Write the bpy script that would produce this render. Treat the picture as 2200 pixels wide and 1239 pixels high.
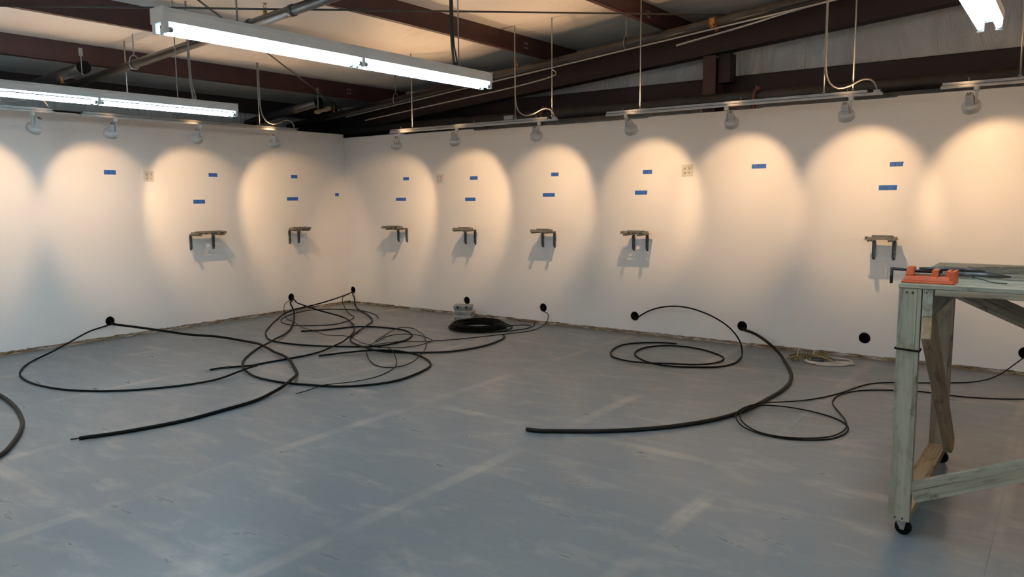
import bpy, math, random
import numpy as np
from mathutils import Vector, Matrix, geometry

for o in list(bpy.data.objects):
    bpy.data.objects.remove(o)
scene = bpy.context.scene
COL = scene.collection
R = math.radians

# ------------------------------------------------------------------ camera
cam_data = bpy.data.cameras.new('camera')
cam_data.sensor_width = 36.0
cam_data.lens = 1640.454 * 36.0 / 2200.0
cam_data.clip_start = 0.05
cam = bpy.data.objects.new('camera', cam_data)
COL.objects.link(cam)
_f = Vector((-0.589325, 0.799134, -0.118667))
_r = Vector((0.805474, 0.592551, -0.009762))
_u = Vector((-0.062515, 0.101336, 0.992886))
_m = Matrix((_r, _u, -_f)).transposed().to_4x4()
_m.translation = (8.5894, -7.5851, 1.53)
cam.matrix_world = _m
scene.camera = cam

# ------------------------------------------------------------------ world, exposure
world = bpy.data.worlds.new('world')
scene.world = world
world.use_nodes = True
world.node_tree.nodes['Background'].inputs[0].default_value = (0.5, 0.55, 0.6, 1)
world.node_tree.nodes['Background'].inputs[1].default_value = 0.03
vs = scene.view_settings
vs.view_transform = 'Standard'
vs.look = 'None'
vs.exposure = 0.62
vs.gamma = 1.0
vs.use_curve_mapping = False
SPOT_W = 18.0
UPLIGHT_W = 14.0  # upward fill light added at every lamp for the ceiling
SPOT_COL = (1.0, 0.62, 0.32)
TUBE_STRENGTH = 23.0
TUBE_COL = (0.60, 0.85, 1.0)
cy = scene.cycles
cy.max_bounces = 5
cy.diffuse_bounces = 3
cy.glossy_bounces = 2
cy.transmission_bounces = 4
cy.transparent_max_bounces = 6
cy.caustics_reflective = False
cy.caustics_refractive = False
cy.use_adaptive_sampling = True
cy.adaptive_threshold = 0.2
cy.adaptive_min_samples = 16

# ------------------------------------------------------------------ helpers
class MB:
    """collects faces of ONE mesh"""
    def __init__(s):
        s.v = []; s.f = []; s.sm = []
    def add(s, vs_, fs, smooth=False):
        n = len(s.v)
        s.v += [tuple(map(float, v)) for v in vs_]
        s.f += [tuple(i + n for i in f) for f in fs]
        s.sm += [smooth] * len(fs)
        return s
    def box(s, a, b, m=None):
        x0, y0, z0 = a; x1, y1, z1 = b
        vs_ = [(x0,y0,z0),(x1,y0,z0),(x1,y1,z0),(x0,y1,z0),(x0,y0,z1),(x1,y0,z1),(x1,y1,z1),(x0,y1,z1)]
        if m is not None:
            vs_ = [m @ Vector(v) for v in vs_]
        return s.add(vs_, [(0,3,2,1),(4,5,6,7),(0,1,5,4),(1,2,6,5),(2,3,7,6),(3,0,4,7)])
    def cbox(s, c, d, m=None):
        return s.box([c[i]-d[i]/2 for i in range(3)], [c[i]+d[i]/2 for i in range(3)], m)
    def frustum(s, c0, d0, c1, d1, m=None):
        """rect (dx,dy) at c0 to rect at c1 (along z)"""
        vs_ = []
        for c, d in ((c0, d0), (c1, d1)):
            vs_ += [(c[0]-d[0]/2,c[1]-d[1]/2,c[2]),(c[0]+d[0]/2,c[1]-d[1]/2,c[2]),(c[0]+d[0]/2,c[1]+d[1]/2,c[2]),(c[0]-d[0]/2,c[1]+d[1]/2,c[2])]
        if m is not None:
            vs_ = [m @ Vector(v) for v in vs_]
        return s.add(vs_, [(0,3,2,1),(4,5,6,7),(0,1,5,4),(1,2,6,5),(2,3,7,6),(3,0,4,7)])
    def tube(s, pts, r, n=8, cap=True, closed=False):
        P = [Vector(p) for p in pts]
        k = len(P)
        rr = r if hasattr(r, '__len__') else [r] * k
        T = []
        for i in range(k):
            if closed:
                t = P[(i+1) % k] - P[i-1]
            else:
                t = P[min(i+1, k-1)] - P[max(i-1, 0)]
            T.append(t.normalized() if t.length > 1e-9 else Vector((0,0,1)))
        up = Vector((0,0,1)) if abs(T[0].z) < 0.9 else Vector((1,0,0))
        N = (up - T[0]*up.dot(T[0])).normalized()
        vs_ = []
        for i in range(k):
            N = (N - T[i]*N.dot(T[i]))
            N = N.normalized() if N.length > 1e-6 else T[i].orthogonal().normalized()
            B = T[i].cross(N)
            for j in range(n):
                a = 2*math.pi*j/n
                vs_.append(P[i] + (N*math.cos(a) + B*math.sin(a))*rr[i])
        fs = []
        for i in range(k if closed else k-1):
            q = (i+1) % k
            for j in range(n):
                l = (j+1) % n
                fs.append((i*n+j, i*n+l, q*n+l, q*n+j))
        s.add(vs_, fs, True)
        if cap and not closed:
            s.f.append(tuple(len(s.v)-k*n+j for j in reversed(range(n)))); s.sm.append(False)
            s.f.append(tuple(len(s.v)-n+j for j in range(n))); s.sm.append(False)
        return s
    def lathe(s, prof, n=20, m=None, smooth=True):
        """prof: (radius, z) pairs, around local z"""
        vs_ = []
        for r_, z_ in prof:
            for j in range(n):
                a = 2*math.pi*j/n
                v = Vector((r_*math.cos(a), r_*math.sin(a), z_))
                vs_.append(m @ v if m is not None else v)
        fs = []
        for i in range(len(prof)-1):
            for j in range(n):
                l = (j+1) % n
                fs.append((i*n+j, i*n+l, (i+1)*n+l, (i+1)*n+j))
        base = len(s.v)
        s.add(vs_, fs, smooth)
        return s
    def plate(s, outline, holes, depth, m):
        """flat polygon with holes in local xy, extruded from z=0 to z=-depth"""
        loops = [outline] + list(holes)
        tris = geometry.tessellate_polygon([[Vector((x, y, 0)) for x, y in l] for l in loops])
        flat = [p for l in loops for p in l]
        n = len(flat)
        vs_ = [m @ Vector((x, y, 0)) for x, y in flat] + [m @ Vector((x, y, -depth)) for x, y in flat]
        fs = []
        for a, b, c in tris:
            ar = (flat[b][0]-flat[a][0])*(flat[c][1]-flat[a][1]) - (flat[c][0]-flat[a][0])*(flat[b][1]-flat[a][1])
            if ar < 0:
                a, c = c, a
            fs.append((a, b, c)); fs.append((n+c, n+b, n+a))
        o = 0
        for li, l in enumerate(loops):
            k = len(l)
            area = sum(l[i][0]*l[(i+1) % k][1] - l[(i+1) % k][0]*l[i][1] for i in range(k))
            ccw = area > 0
            for i in range(k):
                p, q = o+i, o+(i+1) % k
                if (li == 0) == ccw:
                    fs.append((p, n+p, n+q, q))
                else:
                    fs.append((q, n+q, n+p, p))
            o += k
        return s.add(vs_, fs)
    def build(s, name, mat, parent=None, rel=(0,0,0), bevel=0.0, matrix=None):
        me = bpy.data.meshes.new(name)
        rx, ry, rz = rel
        me.from_pydata([(x-rx, y-ry, z-rz) for x, y, z in s.v], [], s.f)
        me.polygons.foreach_set('use_smooth', s.sm)
        me.materials.append(mat)
        me.update()
        o = bpy.data.objects.new(name, me)
        COL.objects.link(o)
        if parent is not None:
            o.parent = parent
        elif rel != (0,0,0):
            o.location = rel
        if matrix is not None:
            o.matrix_local = matrix
        if bevel:
            b = o.modifiers.new('bevel', 'BEVEL'); b.width = bevel; b.segments = 2; b.limit_method = 'ANGLE'
        return o

def tag(o, label=None, cat=None, group=None, kind=None):
    if label: o['label'] = label
    if cat: o['category'] = cat
    if group: o['group'] = group
    if kind: o['kind'] = kind
    return o

def empty(name, loc, label=None, cat=None, group=None, rz=0.0, kind=None):
    o = bpy.data.objects.new(name, None)
    o.empty_display_size = 0.1
    o.location = loc
    o.rotation_euler = (0, 0, rz)
    COL.objects.link(o)
    return tag(o, label, cat, group, kind)

def circ(cx, cy, r, n=20, ph=0.0):
    return [(cx + r*math.cos(ph + 2*math.pi*i/n), cy + r*math.sin(ph + 2*math.pi*i/n)) for i in range(n)]

def rect(x0, y0, x1, y1):
    return [(x0,y0),(x1,y0),(x1,y1),(x0,y1)]

def spline(pts, step=0.03):
    """centripetal-ish catmull rom, resampled"""
    P = [Vector(p) for p in pts]
    P = [P[0]*2-P[1]] + P + [P[-1]*2-P[-2]]
    out = []
    for i in range(1, len(P)-2):
        a, b, c, d = P[i-1], P[i], P[i+1], P[i+2]
        t0 = 0.0
        t1 = t0 + max((b-a).length, 1e-4)**0.5
        t2 = t1 + max((c-b).length, 1e-4)**0.5
        t3 = t2 + max((d-c).length, 1e-4)**0.5
        n = max(2, int((c-b).length/step))
        for k in range(n):
            t = t1 + (t2-t1)*k/n
            A1 = a*((t1-t)/(t1-t0)) + b*((t-t0)/(t1-t0))
            A2 = b*((t2-t)/(t2-t1)) + c*((t-t1)/(t2-t1))
            A3 = c*((t3-t)/(t3-t2)) + d*((t-t2)/(t3-t2))
            B1 = A1*((t2-t)/(t2-t0)) + A2*((t-t0)/(t2-t0))
            B2 = A2*((t3-t)/(t3-t1)) + A3*((t-t1)/(t3-t1))
            out.append(B1*((t2-t)/(t2-t1)) + B2*((t-t1)/(t2-t1)))
    out.append(P[-2])
    return out

# ------------------------------------------------------------------ materials
def nt(name):
    m = bpy.data.materials.new(name)
    m.use_nodes = True
    t = m.node_tree
    return m, t, t.nodes['Principled BSDF']

def node(t, kind, **kw):
    n = t.nodes.new(kind)
    for k, v in kw.items():
        setattr(n, k, v)
    return n

def ramp(t, fac, stops):
    n = node(t, 'ShaderNodeValToRGB')
    e = n.color_ramp.elements
    while len(e) < len(stops):
        e.new(0.5)
    for el, (p, c) in zip(e, stops):
        el.position = p
        el.color = c if len(c) == 4 else (*c, 1)
    t.links.new(fac, n.inputs[0])
    return n

def coords(t, space='Object', scale=(1,1,1)):
    mp = node(t, 'ShaderNodeMapping')
    mp.inputs['Scale'].default_value = scale
    if space == 'World':
        g = node(t, 'ShaderNodeNewGeometry'); t.links.new(g.outputs['Position'], mp.inputs[0])
    else:
        g = node(t, 'ShaderNodeTexCoord'); t.links.new(g.outputs[space], mp.inputs[0])
    return mp.outputs[0]

def noise(t, co, scale, detail=4, rough=0.55, dist=0.0):
    n = node(t, 'ShaderNodeTexNoise')
    n.inputs['Scale'].default_value = scale
    n.inputs['Detail'].default_value = detail
    n.inputs['Roughness'].default_value = rough
    n.inputs['Distortion'].default_value = dist
    t.links.new(co, n.inputs['Vector'])
    return n.outputs['Fac']

def bump(t, bsdf, h, strength=0.3, dist=0.01):
    b = node(t, 'ShaderNodeBump')
    b.inputs['Strength'].default_value = strength
    b.inputs['Distance'].default_value = dist
    t.links.new(h, b.inputs['Height'])
    t.links.new(b.outputs[0], bsdf.inputs['Normal'])

def simple(name, col, rough=0.5, metal=0.0, col2=None, nscale=8.0, bmp=0.0, space='Object', stretch=(1,1,1), spec=0.5):
    m, t, b = nt(name)
    b.inputs['Roughness'].default_value = rough
    b.inputs['Metallic'].default_value = metal
    b.inputs['Specular IOR Level'].default_value = spec
    c2_ = col2 if col2 else tuple(c*0.8 for c in col)
    f = noise(t, coords(t, space, stretch), nscale, 5)
    r_ = ramp(t, f, [(0.35, c2_), (0.65, col)])
    t.links.new(r_.outputs[0], b.inputs['Base Color'])
    if bmp:
        bump(t, b, f, bmp, 0.004)
    return m

def make_wood(name, light, dark, knot):
    m, t, b = nt(name)
    b.inputs['Roughness'].default_value = 0.7
    f = noise(t, coords(t, 'Object', (1.3, 30, 30)), 1.0, 7, 0.62, 0.8)
    r_ = ramp(t, f, [(0.30, knot), (0.40, dark), (0.56, light), (0.8, tuple(min(1, c*1.2) for c in light))])
    f2 = noise(t, coords(t, 'Object', (7, 16, 16)), 1.3, 4, 0.6, 0.4)        # knots and smudges
    r2_ = ramp(t, f2, [(0.30, (0.22,0.18,0.14)), (0.40, (0.8,0.78,0.75)), (0.5, (1,1,1))])
    f3 = noise(t, coords(t, 'Object', (0.9, 60, 60)), 1.0, 3, 0.5, 0.2)      # drying checks along the grain
    r3_ = ramp(t, f3, [(0.30, (0.25,0.22,0.18)), (0.345, (1,1,1))])
    mx = node(t, 'ShaderNodeMix', data_type='RGBA', blend_type='MULTIPLY'); mx.inputs[0].default_value = 0.85
    t.links.new(r_.outputs[0], mx.inputs[6]); t.links.new(r2_.outputs[0], mx.inputs[7])
    mx2 = node(t, 'ShaderNodeMix', data_type='RGBA', blend_type='MULTIPLY'); mx2.inputs[0].default_value = 0.8
    t.links.new(mx.outputs[2], mx2.inputs[6]); t.links.new(r3_.outputs[0], mx2.inputs[7])
    t.links.new(mx2.outputs[2], b.inputs['Base Color'])
    bump(t, b, f, 0.3, 0.003)
    return m

def emit(name, col, strength):
    m, t, b = nt(name)
    b.inputs['Base Color'].default_value = (0.9,0.9,0.9,1)
    b.inputs['Emission Color'].default_value = (*col, 1)
    b.inputs['Emission Strength'].default_value = strength
    return m

M = {}
# painted drywall
m, t, b = nt('white_wall_paint')
b.inputs['Roughness'].default_value = 0.42
b.inputs['Specular IOR Level'].default_value = 0.35
co = coords(t, 'World')
f = noise(t, co, 0.9, 4)
r_ = ramp(t, f, [(0.3, (0.82, 0.81, 0.80)), (0.7, (0.85, 0.845, 0.84))])
t.links.new(r_.outputs[0], b.inputs['Base Color'])
bump(t, b, noise(t, co, 60, 3), 0.08, 0.002)
M['paint'] = m

# painted plywood floor
m, t, b = nt('painted_grey_floor')
co = coords(t, 'World')
big = noise(t, co, 0.75, 5, 0.6)
stre = noise(t, coords(t, 'World', (2.2, 9.0, 1)), 1.0, 8, 0.68, 0.4)
fine = noise(t, coords(t, 'World', (4.0, 34.0, 1)), 1.6, 6, 0.7)
sep = node(t, 'ShaderNodeSeparateXYZ'); t.links.new(co, sep.inputs[0])
def seam(out, off, per, half):
    a = node(t, 'ShaderNodeMath', operation='SUBTRACT'); t.links.new(out, a.inputs[0]); a.inputs[1].default_value = off
    q = node(t, 'ShaderNodeMath', operation='PINGPONG'); t.links.new(a.outputs[0], q.inputs[0]); q.inputs[1].default_value = per/2
    mr = node(t, 'ShaderNodeMapRange'); t.links.new(q.outputs[0], mr.inputs[0])
    mr.inputs[1].default_value = half*0.45; mr.inputs[2].default_value = half; mr.inputs[3].default_value = 1; mr.inputs[4].default_value = 0
    return mr.outputs[0]
sx = seam(sep.outputs[0], 4.72, 1.22, 0.06)
sy = seam(sep.outputs[1], -3.48, 2.44, 0.06)
smax = node(t, 'ShaderNodeMath', operation='MAXIMUM'); t.links.new(sx, smax.inputs[0]); t.links.new(sy, smax.inputs[1])
mod = noise(t, coords(t, 'World', (1.3, 1.3, 1)), 1.1, 3)
modr = node(t, 'ShaderNodeMapRange'); t.links.new(mod, modr.inputs[0])
modr.inputs[1].default_value = 0.42; modr.inputs[2].default_value = 0.62; modr.inputs[3].default_value = 0.0; modr.inputs[4].default_value = 0.55
smul = node(t, 'ShaderNodeMath', operation='MULTIPLY'); t.links.new(smax.outputs[0], smul.inputs[0]); t.links.new(modr.outputs[0], smul.inputs[1])
w1 = node(t, 'ShaderNodeMapRange'); t.links.new(stre, w1.inputs[0])
w1.inputs[1].default_value = 0.56; w1.inputs[2].default_value = 0.74; w1.inputs[3].default_value = 0; w1.inputs[4].default_value = 0.6
w2 = node(t, 'ShaderNodeMath', operation='MULTIPLY'); t.links.new(w1.outputs[0], w2.inputs[0]); t.links.new(big, w2.inputs[1])
blo = noise(t, coords(t, 'World', (1.5, 3.2, 1)), 1.7, 7, 0.62, 0.3)  # tan blotches: worn patches plus the sheen on rough spots, as colour
w3 = node(t, 'ShaderNodeMapRange'); t.links.new(blo, w3.inputs[0])
w3.inputs[1].default_value = 0.52; w3.inputs[2].default_value = 0.70; w3.inputs[3].default_value = 0; w3.inputs[4].default_value = 0.42
w4 = node(t, 'ShaderNodeMath', operation='ADD'); t.links.new(w2.outputs[0], w4.inputs[0]); t.links.new(w3.outputs[0], w4.inputs[1])
wear_sheen = node(t, 'ShaderNodeMath', operation='ADD', use_clamp=True); t.links.new(smul.outputs[0], wear_sheen.inputs[0]); t.links.new(w4.outputs[0], wear_sheen.inputs[1])
basec = ramp(t, big, [(0.3, (0.150, 0.188, 0.218)), (0.7, (0.205, 0.232, 0.252))])
mx = node(t, 'ShaderNodeMix', data_type='RGBA')
t.links.new(wear_sheen.outputs[0], mx.inputs[0]); t.links.new(basec.outputs[0], mx.inputs[6]); mx.inputs[7].default_value = (0.43, 0.395, 0.36, 1)
fr = ramp(t, fine, [(0.25, (0.9,0.9,0.9)), (0.6, (1,1,1))])
mx2 = node(t, 'ShaderNodeMix', data_type='RGBA', blend_type='MULTIPLY'); mx2.inputs[0].default_value = 0.6
t.links.new(mx.outputs[2], mx2.inputs[6]); t.links.new(fr.outputs[0], mx2.inputs[7])
vo = node(t, 'ShaderNodeTexVoronoi'); vo.inputs['Scale'].default_value = 3.0; t.links.new(co, vo.inputs['Vector'])
sp = ramp(t, vo.outputs['Distance'], [(0.010, (0.08,0.08,0.08)), (0.016, (1,1,1))])
mx3 = node(t, 'ShaderNodeMix', data_type='RGBA', blend_type='MULTIPLY'); mx3.inputs[0].default_value = 0.85
t.links.new(mx2.outputs[2], mx3.inputs[6]); t.links.new(sp.outputs[0], mx3.inputs[7])
t.links.new(mx3.outputs[2], b.inputs['Base Color'])
rr_ = node(t, 'ShaderNodeMapRange'); t.links.new(stre, rr_.inputs[0])
rr_.inputs[1].default_value = 0.35; rr_.inputs[2].default_value = 0.7; rr_.inputs[3].default_value = 0.36; rr_.inputs[4].default_value = 0.26
t.links.new(rr_.outputs[0], b.inputs['Roughness'])
bump(t, b, big, 0.05, 0.01)
M['floor'] = m

# white vinyl faced insulation
def vinyl(name, c1_, c2_, stretch, strength, rough=0.35, coat=0.0):
    m, t, b = nt(name)
    b.inputs['Roughness'].default_value = rough
    b.inputs['IOR'].default_value = 1.6
    b.inputs['Specular IOR Level'].default_value = 0.8
    b.inputs['Coat Weight'].default_value = coat
    b.inputs['Coat Roughness'].default_value = rough
    f = noise(t, coords(t, 'World', stretch), 1.0, 6, 0.6, 1.2)
    g = noise(t, coords(t, 'World'), 0.8, 3)
    r_ = ramp(t, g, [(0.3, c2_), (0.7, c1_)])
    t.links.new(r_.outputs[0], b.inputs['Base Color'])
    bump(t, b, f, strength, 0.06)
    return m
M['vinyl_roof'] = vinyl('white_vinyl_roof_insulation', (0.92, 0.865, 0.80), (0.86, 0.80, 0.735), (1.2, 5.5, 1), 0.3, 0.45, 0.0)
M['vinyl_wall'] = vinyl('grey_vinyl_wall_insulation', (0.80, 0.76, 0.72), (0.70, 0.66, 0.62), (6.0, 6.0, 1.2), 0.9)

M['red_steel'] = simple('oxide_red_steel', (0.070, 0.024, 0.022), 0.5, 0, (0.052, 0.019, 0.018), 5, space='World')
M['dark_and_shaded_steel'] = simple('dark_and_shaded_oxide_steel', (0.026, 0.010, 0.010), 0.6, 0, (0.016, 0.008, 0.008), 5, space='World')  # dark rafter steel; also holds the shade of eave purlin and column web
M['red_paint'] = simple('red_pipe_paint', (0.16, 0.035, 0.025), 0.5)
M['slot'] = simple('light_through_slot', (0.6, 0.58, 0.55), 0.6)  # pale colour stands for light and insulation seen through the bolt holes
M['black_pipe'] = simple('black_steel_pipe', (0.17, 0.155, 0.145), 0.33, 0.7, (0.12, 0.112, 0.105), 6)
M['dark_pipe'] = simple('dark_steel_pipe', (0.075, 0.068, 0.062), 0.35, 0.6, (0.05, 0.046, 0.042), 6)
M['grey_pipe'] = simple('dark_grey_pipe', (0.055, 0.05, 0.047), 0.55, 0.2, (0.03, 0.028, 0.027), 4, space='World')
M['galv'] = simple('galvanised_steel', (0.36, 0.365, 0.37), 0.42, 0.6, (0.29, 0.295, 0.30), 20)
M['bracket_steel'] = simple('bracket_steel', (0.30, 0.275, 0.21), 0.42, 0.4, (0.20, 0.185, 0.145), 40)
M['arm_steel'] = simple('bracket_arm_steel', (0.19, 0.20, 0.195), 0.42, 0.5, (0.13, 0.14, 0.135), 30)
M['screw'] = simple('black_screw', (0.02, 0.02, 0.02), 0.5)
M['brass'] = simple('brass', (0.5, 0.24, 0.06), 0.4, 0.7)
M['white_metal'] = simple('white_enamel', (0.62, 0.63, 0.63), 0.4, 0, (0.55, 0.56, 0.56), 6)
M['rail'] = simple('track_rail_white', (0.47, 0.47, 0.46), 0.4, 0.1, (0.40, 0.40, 0.39), 12)
M['lamp_white'] = simple('lamp_white_plastic', (0.56, 0.565, 0.56), 0.4, 0, (0.50, 0.505, 0.50), 10)
M['black'] = simple('black_rubber', (0.004, 0.004, 0.004), 0.5, 0, (0.003, 0.003, 0.003), 20, spec=0.12)
M['worn_black'] = simple('dusty_black_rubber', (0.022, 0.02, 0.017), 0.5, 0, (0.004, 0.004, 0.004), 3, spec=0.18)
M['black_plastic'] = simple('black_plastic', (0.015, 0.015, 0.017), 0.35)
M['grey_cord'] = simple('grey_cord', (0.27, 0.26, 0.25), 0.5)
M['ivory'] = simple('ivory_plastic', (0.66, 0.64, 0.58), 0.35, 0, (0.62, 0.60, 0.55))
M['tape'] = simple('blue_masking_tape', (0.04, 0.16, 0.58), 0.6, 0, (0.03, 0.13, 0.50), 40)
M['ink'] = simple('dark_ink', (0.01, 0.018, 0.07), 0.7)
M['box_grey'] = simple('grey_plastic_box', (0.36, 0.36, 0.34), 0.5, 0, (0.30, 0.30, 0.285), 25)
M['orange'] = simple('orange_enamel', (0.62, 0.105, 0.022), 0.42, 0, (0.50, 0.08, 0.018), 12, 0.05)
M['tan'] = simple('tan_strap', (0.30, 0.235, 0.12), 0.75, 0, (0.17, 0.13, 0.065), 30)
M['white_cable'] = simple('white_cable', (0.62, 0.6, 0.55), 0.45, 0, (0.52, 0.5, 0.45), 10)
M['tan_insulation'] = simple('tan_insulation', (0.32, 0.24, 0.13), 0.9, 0, (0.2, 0.14, 0.08), 20, 0.5)
M['wood_green'] = make_wood('weathered_greenish_pine', (0.345, 0.335, 0.26), (0.27, 0.262, 0.198), (0.12, 0.11, 0.08))
M['wood_tan'] = make_wood('raw_pine', (0.44, 0.33, 0.20), (0.35, 0.25, 0.14), (0.15, 0.1, 0.06))
M['wood_shaded'] = make_wood('shaded_brown_pine', (0.30, 0.245, 0.175), (0.22, 0.175, 0.12), (0.09, 0.07, 0.05))  # brown puts the shade and warm light on inner boards into the colour
M['tube'] = emit('fluorescent_tube', TUBE_COL, TUBE_STRENGTH)
M['lens'] = emit('warm_lamp_lens', SPOT_COL, 4.0)
M['lens'].cycles.emission_sampling = 'NONE'
# sill plate under the drywall: raw wood, paint drips, dark gaps
m, t, b = nt('chipped_sill_wood')
b.inputs['Roughness'].default_value = 0.8
f = noise(t, coords(t, 'World', (3, 3, 18)), 2.2, 6, 0.7)
r_ = ramp(t, f, [(0.34, (0.02, 0.018, 0.015)), (0.42, (0.22, 0.14, 0.08)), (0.52, (0.40, 0.29, 0.18)), (0.60, (0.60, 0.57, 0.52))])
t.links.new(r_.outputs[0], b.inputs['Base Color'])
M['sill'] = m
M['torn'] = simple('torn_gypsum', (0.50, 0.47, 0.42), 0.9, 0, (0.10, 0.085, 0.07), 14, space='World', stretch=(1, 1, 3))
M['framing'] = simple('shade_black_framing', (0.007, 0.006, 0.006), 0.9, space='World', spec=0.1)  # near-black paints in the cavity shade seen through the wall holes
# clear plastic film
m = bpy.data.materials.new('clear_plastic_film'); m.use_nodes = True
t = m.node_tree; t.nodes.clear()
out = node(t, 'ShaderNodeOutputMaterial'); mixs = node(t, 'ShaderNodeMixShader')
tr = node(t, 'ShaderNodeBsdfTransparent'); tr.inputs[0].default_value = (0.97, 0.975, 0.98, 1)
gl = node(t, 'ShaderNodeBsdfGlossy'); gl.inputs['Roughness'].default_value = 0.12
fres = node(t, 'ShaderNodeFresnel'); fres.inputs[0].default_value = 1.35
bn = node(t, 'ShaderNodeBump'); bn.inputs['Strength'].default_value = 0.6; bn.inputs['Distance'].default_value = 0.02
t.links.new(noise(t, coords(t, 'World', (8, 30, 8)), 1.5, 4), bn.inputs['Height'])
t.links.new(bn.outputs[0], gl.inputs['Normal']); t.links.new(bn.outputs[0], fres.inputs['Normal'])
t.links.new(fres.outputs[0], mixs.inputs[0]); t.links.new(tr.outputs[0], mixs.inputs[1]); t.links.new(gl.outputs[0], mixs.inputs[2])
t.links.new(mixs.outputs[0], out.inputs[0])
M['film'] = m

# ------------------------------------------------------------------ the setting
SLOPE = 1.0/12.0
def purlin_bottom(x): return 2.84 + x*SLOPE
def roof_z(x): return 3.095 + x*SLOPE
XMAX, YMIN = 11.3, -9.4
rng = random.Random(7)

# floor: sheets of painted plywood on a slab
fl_ = tag(MB().box((-1.4, YMIN, -0.12), (XMAX, 0.9, -0.013)).build('floor', M['framing']), kind='structure')
xs = [-0.02] + [4.72+1.22*k for k in range(-3, 6)] + [XMAX]
ys = [0.012, -1.04, -3.48, -5.92, -8.36, YMIN]
for i in range(len(xs)-1):
    for j in range(len(ys)-1):
        g = 0.0003
        MB().box((xs[i]+g, ys[j+1]+g, -0.013), (xs[i+1]-g, ys[j]-g, 0.0)).build('floor_sheet', M['floor'], fl_)

# drywall partitions
def jag(x0, x1, base, amp, r):
    out = []; x = x0
    while x < x1 - 0.03:
        out.append((x, base + r.uniform(-amp, amp)*(1 if r.random() < 0.75 else 1.6)))
        x += r.uniform(0.015, 0.06)
    out.append((x1, base + r.uniform(-amp, amp)))
    return out

HOLE_R = 0.052
def drywall(name_wall, panels, holes, to_world, parent):
    """panels: (u0,u1,top); u runs along the wall, v up"""
    r = random.Random(3 if name_wall == 'R' else 4)
    for u0, u1, top in panels:
        hs = [circ(u, v, HOLE_R, 24) for u, v in holes if u0 < u < u1]
        bot = jag(u0, u1, 0.036, 0.004, r)
        outl = bot + [(u1, top), (u0, top)]
        MB().plate(outl, hs, 0.0127, to_world).build('drywall_panel', M['paint'], parent)

R_TO = Matrix(((1,0,0,0),(0,0,-1,0),(0,1,0,0),(0,0,0,1)))       # (u,v,w)->(u,-w,v): w=0 at y=0, depth goes to +y
L_TO = Matrix(((0,0,1,0),(1,0,0,0),(0,1,0,0),(0,0,0,1)))        # (u,v,w)->(w,u,v): depth goes to -x
R_HOLES = [(0.09,0.2),(2.26,0.2),(3.46,0.2),(4.69,0.2),(5.91,0.2),(7.07,0.195),(8.32,0.195)]
L_HOLES = [(-1.03,0.2),(-3.48,0.205),(-5.9,0.2)]
wr = MB()
wr.box((-0.10, 0.095, 0.0), (XMAX, 0.11, 2.33))            # back face of the partition
wr.box((-0.10, 0.013, 2.29), (XMAX, 0.095, 2.328))         # top plate
for k in range(0, 17):
    wr.box((k*0.61+0.385, 0.0135, 0.04), (k*0.61+0.423, 0.095, 2.29))
wr.box((9.76, 0.0, 0.0), (XMAX, 0.0127, 2.375))
wall_right = tag(wr.build('wall_right', M['framing']), kind='structure')
tops = [2.40, 2.385, 2.362, 2.357, 2.369, 2.374, 2.385, 2.38]
pan = [(0.0, 1.207, tops[0])] + [(1.207+1.2085*(k), 1.207+1.2085*(k+1), tops[k+1]) for k in range(0, 7)]
pan[-1] = (pan[-1][0], 9.76, 2.38)
drywall('R', pan, R_HOLES, R_TO, wall_right)

wl = MB()
wl.box((-0.11, YMIN, 0.0), (-0.095, 0.095, 2.40))
wl.box((-0.095, YMIN, 2.36), (-0.013, 0.0, 2.40))
for k in range(0, 12):
    wl.box((-0.095, -k*0.61-0.423, 0.04), (-0.0135, -k*0.61-0.385, 2.36))
wl.box((-0.0127, YMIN, 0.0), (0.0, -7.32, 2.45))
wall_left = tag(wl.build('wall_left', M['framing']), kind='structure')
drywall('L', [(-1.22*(k+1), -1.22*k, 2.45 + (0.003 if k % 2 else 0)) for k in range(0, 6)], L_HOLES, L_TO, wall_left)

# sill plates seen under the torn drywall edge, scraps of gypsum on them
bb = tag(MB().box((0.0, 0.0132, 0.0), (9.76, 0.09, 0.034)).build('baseboard_right', M['sill']), kind='structure')
tr_ = MB(); r = random.Random(11); x = 0.02
while x < 9.6:
    l = r.uniform(0.03, 0.22); h = r.uniform(0.004, 0.014)
    if r.random() < 0.5:
        z0 = r.uniform(0.006, 0.022)
        tr_.box((x, 0.004, z0), (x+l, 0.0128, z0+h))
    x += l + r.uniform(0.02, 0.3)
tag(tr_.build('torn_edge_scraps', M['torn'], bb), kind='stuff')
bbl = tag(MB().box((-0.09, -7.32, 0.0), (-0.0132, 0.0, 0.034)).build('baseboard_left', M['sill']), kind='structure')
tr_ = MB(); y = -0.02
while y > -7.2:
    l = r.uniform(0.03, 0.22); h = r.uniform(0.004, 0.014)
    if r.random() < 0.6:
        z0 = r.uniform(0.006, 0.022)
        tr_.box((-0.0128, y-l, z0), (-0.004, y, z0+h))
    y -= l + r.uniform(0.02, 0.25)
tag(tr_.build('torn_edge_scraps', M['torn'], bbl), kind='stuff')

# outer shell of the metal building
tag(MB().box((-1.5, 0.80, 0.0), (XMAX, 0.90, 4.3)).build('wall_gable', M['vinyl_wall']), kind='structure')
tag(MB().box((-1.5, YMIN, 0.0), (-1.38, 0.80, 3.2)).build('wall_eave', M['vinyl_wall']), kind='structure')
tag(MB().box((-1.5, YMIN-0.1, 0.0), (XMAX, YMIN, 4.3)).build('wall_rear', M['paint']), kind='structure')
tag(MB().box((XMAX, YMIN, 0.0), (XMAX+0.1, 0.90, 4.3)).build('wall_side', M['paint']), kind='structure')

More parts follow.
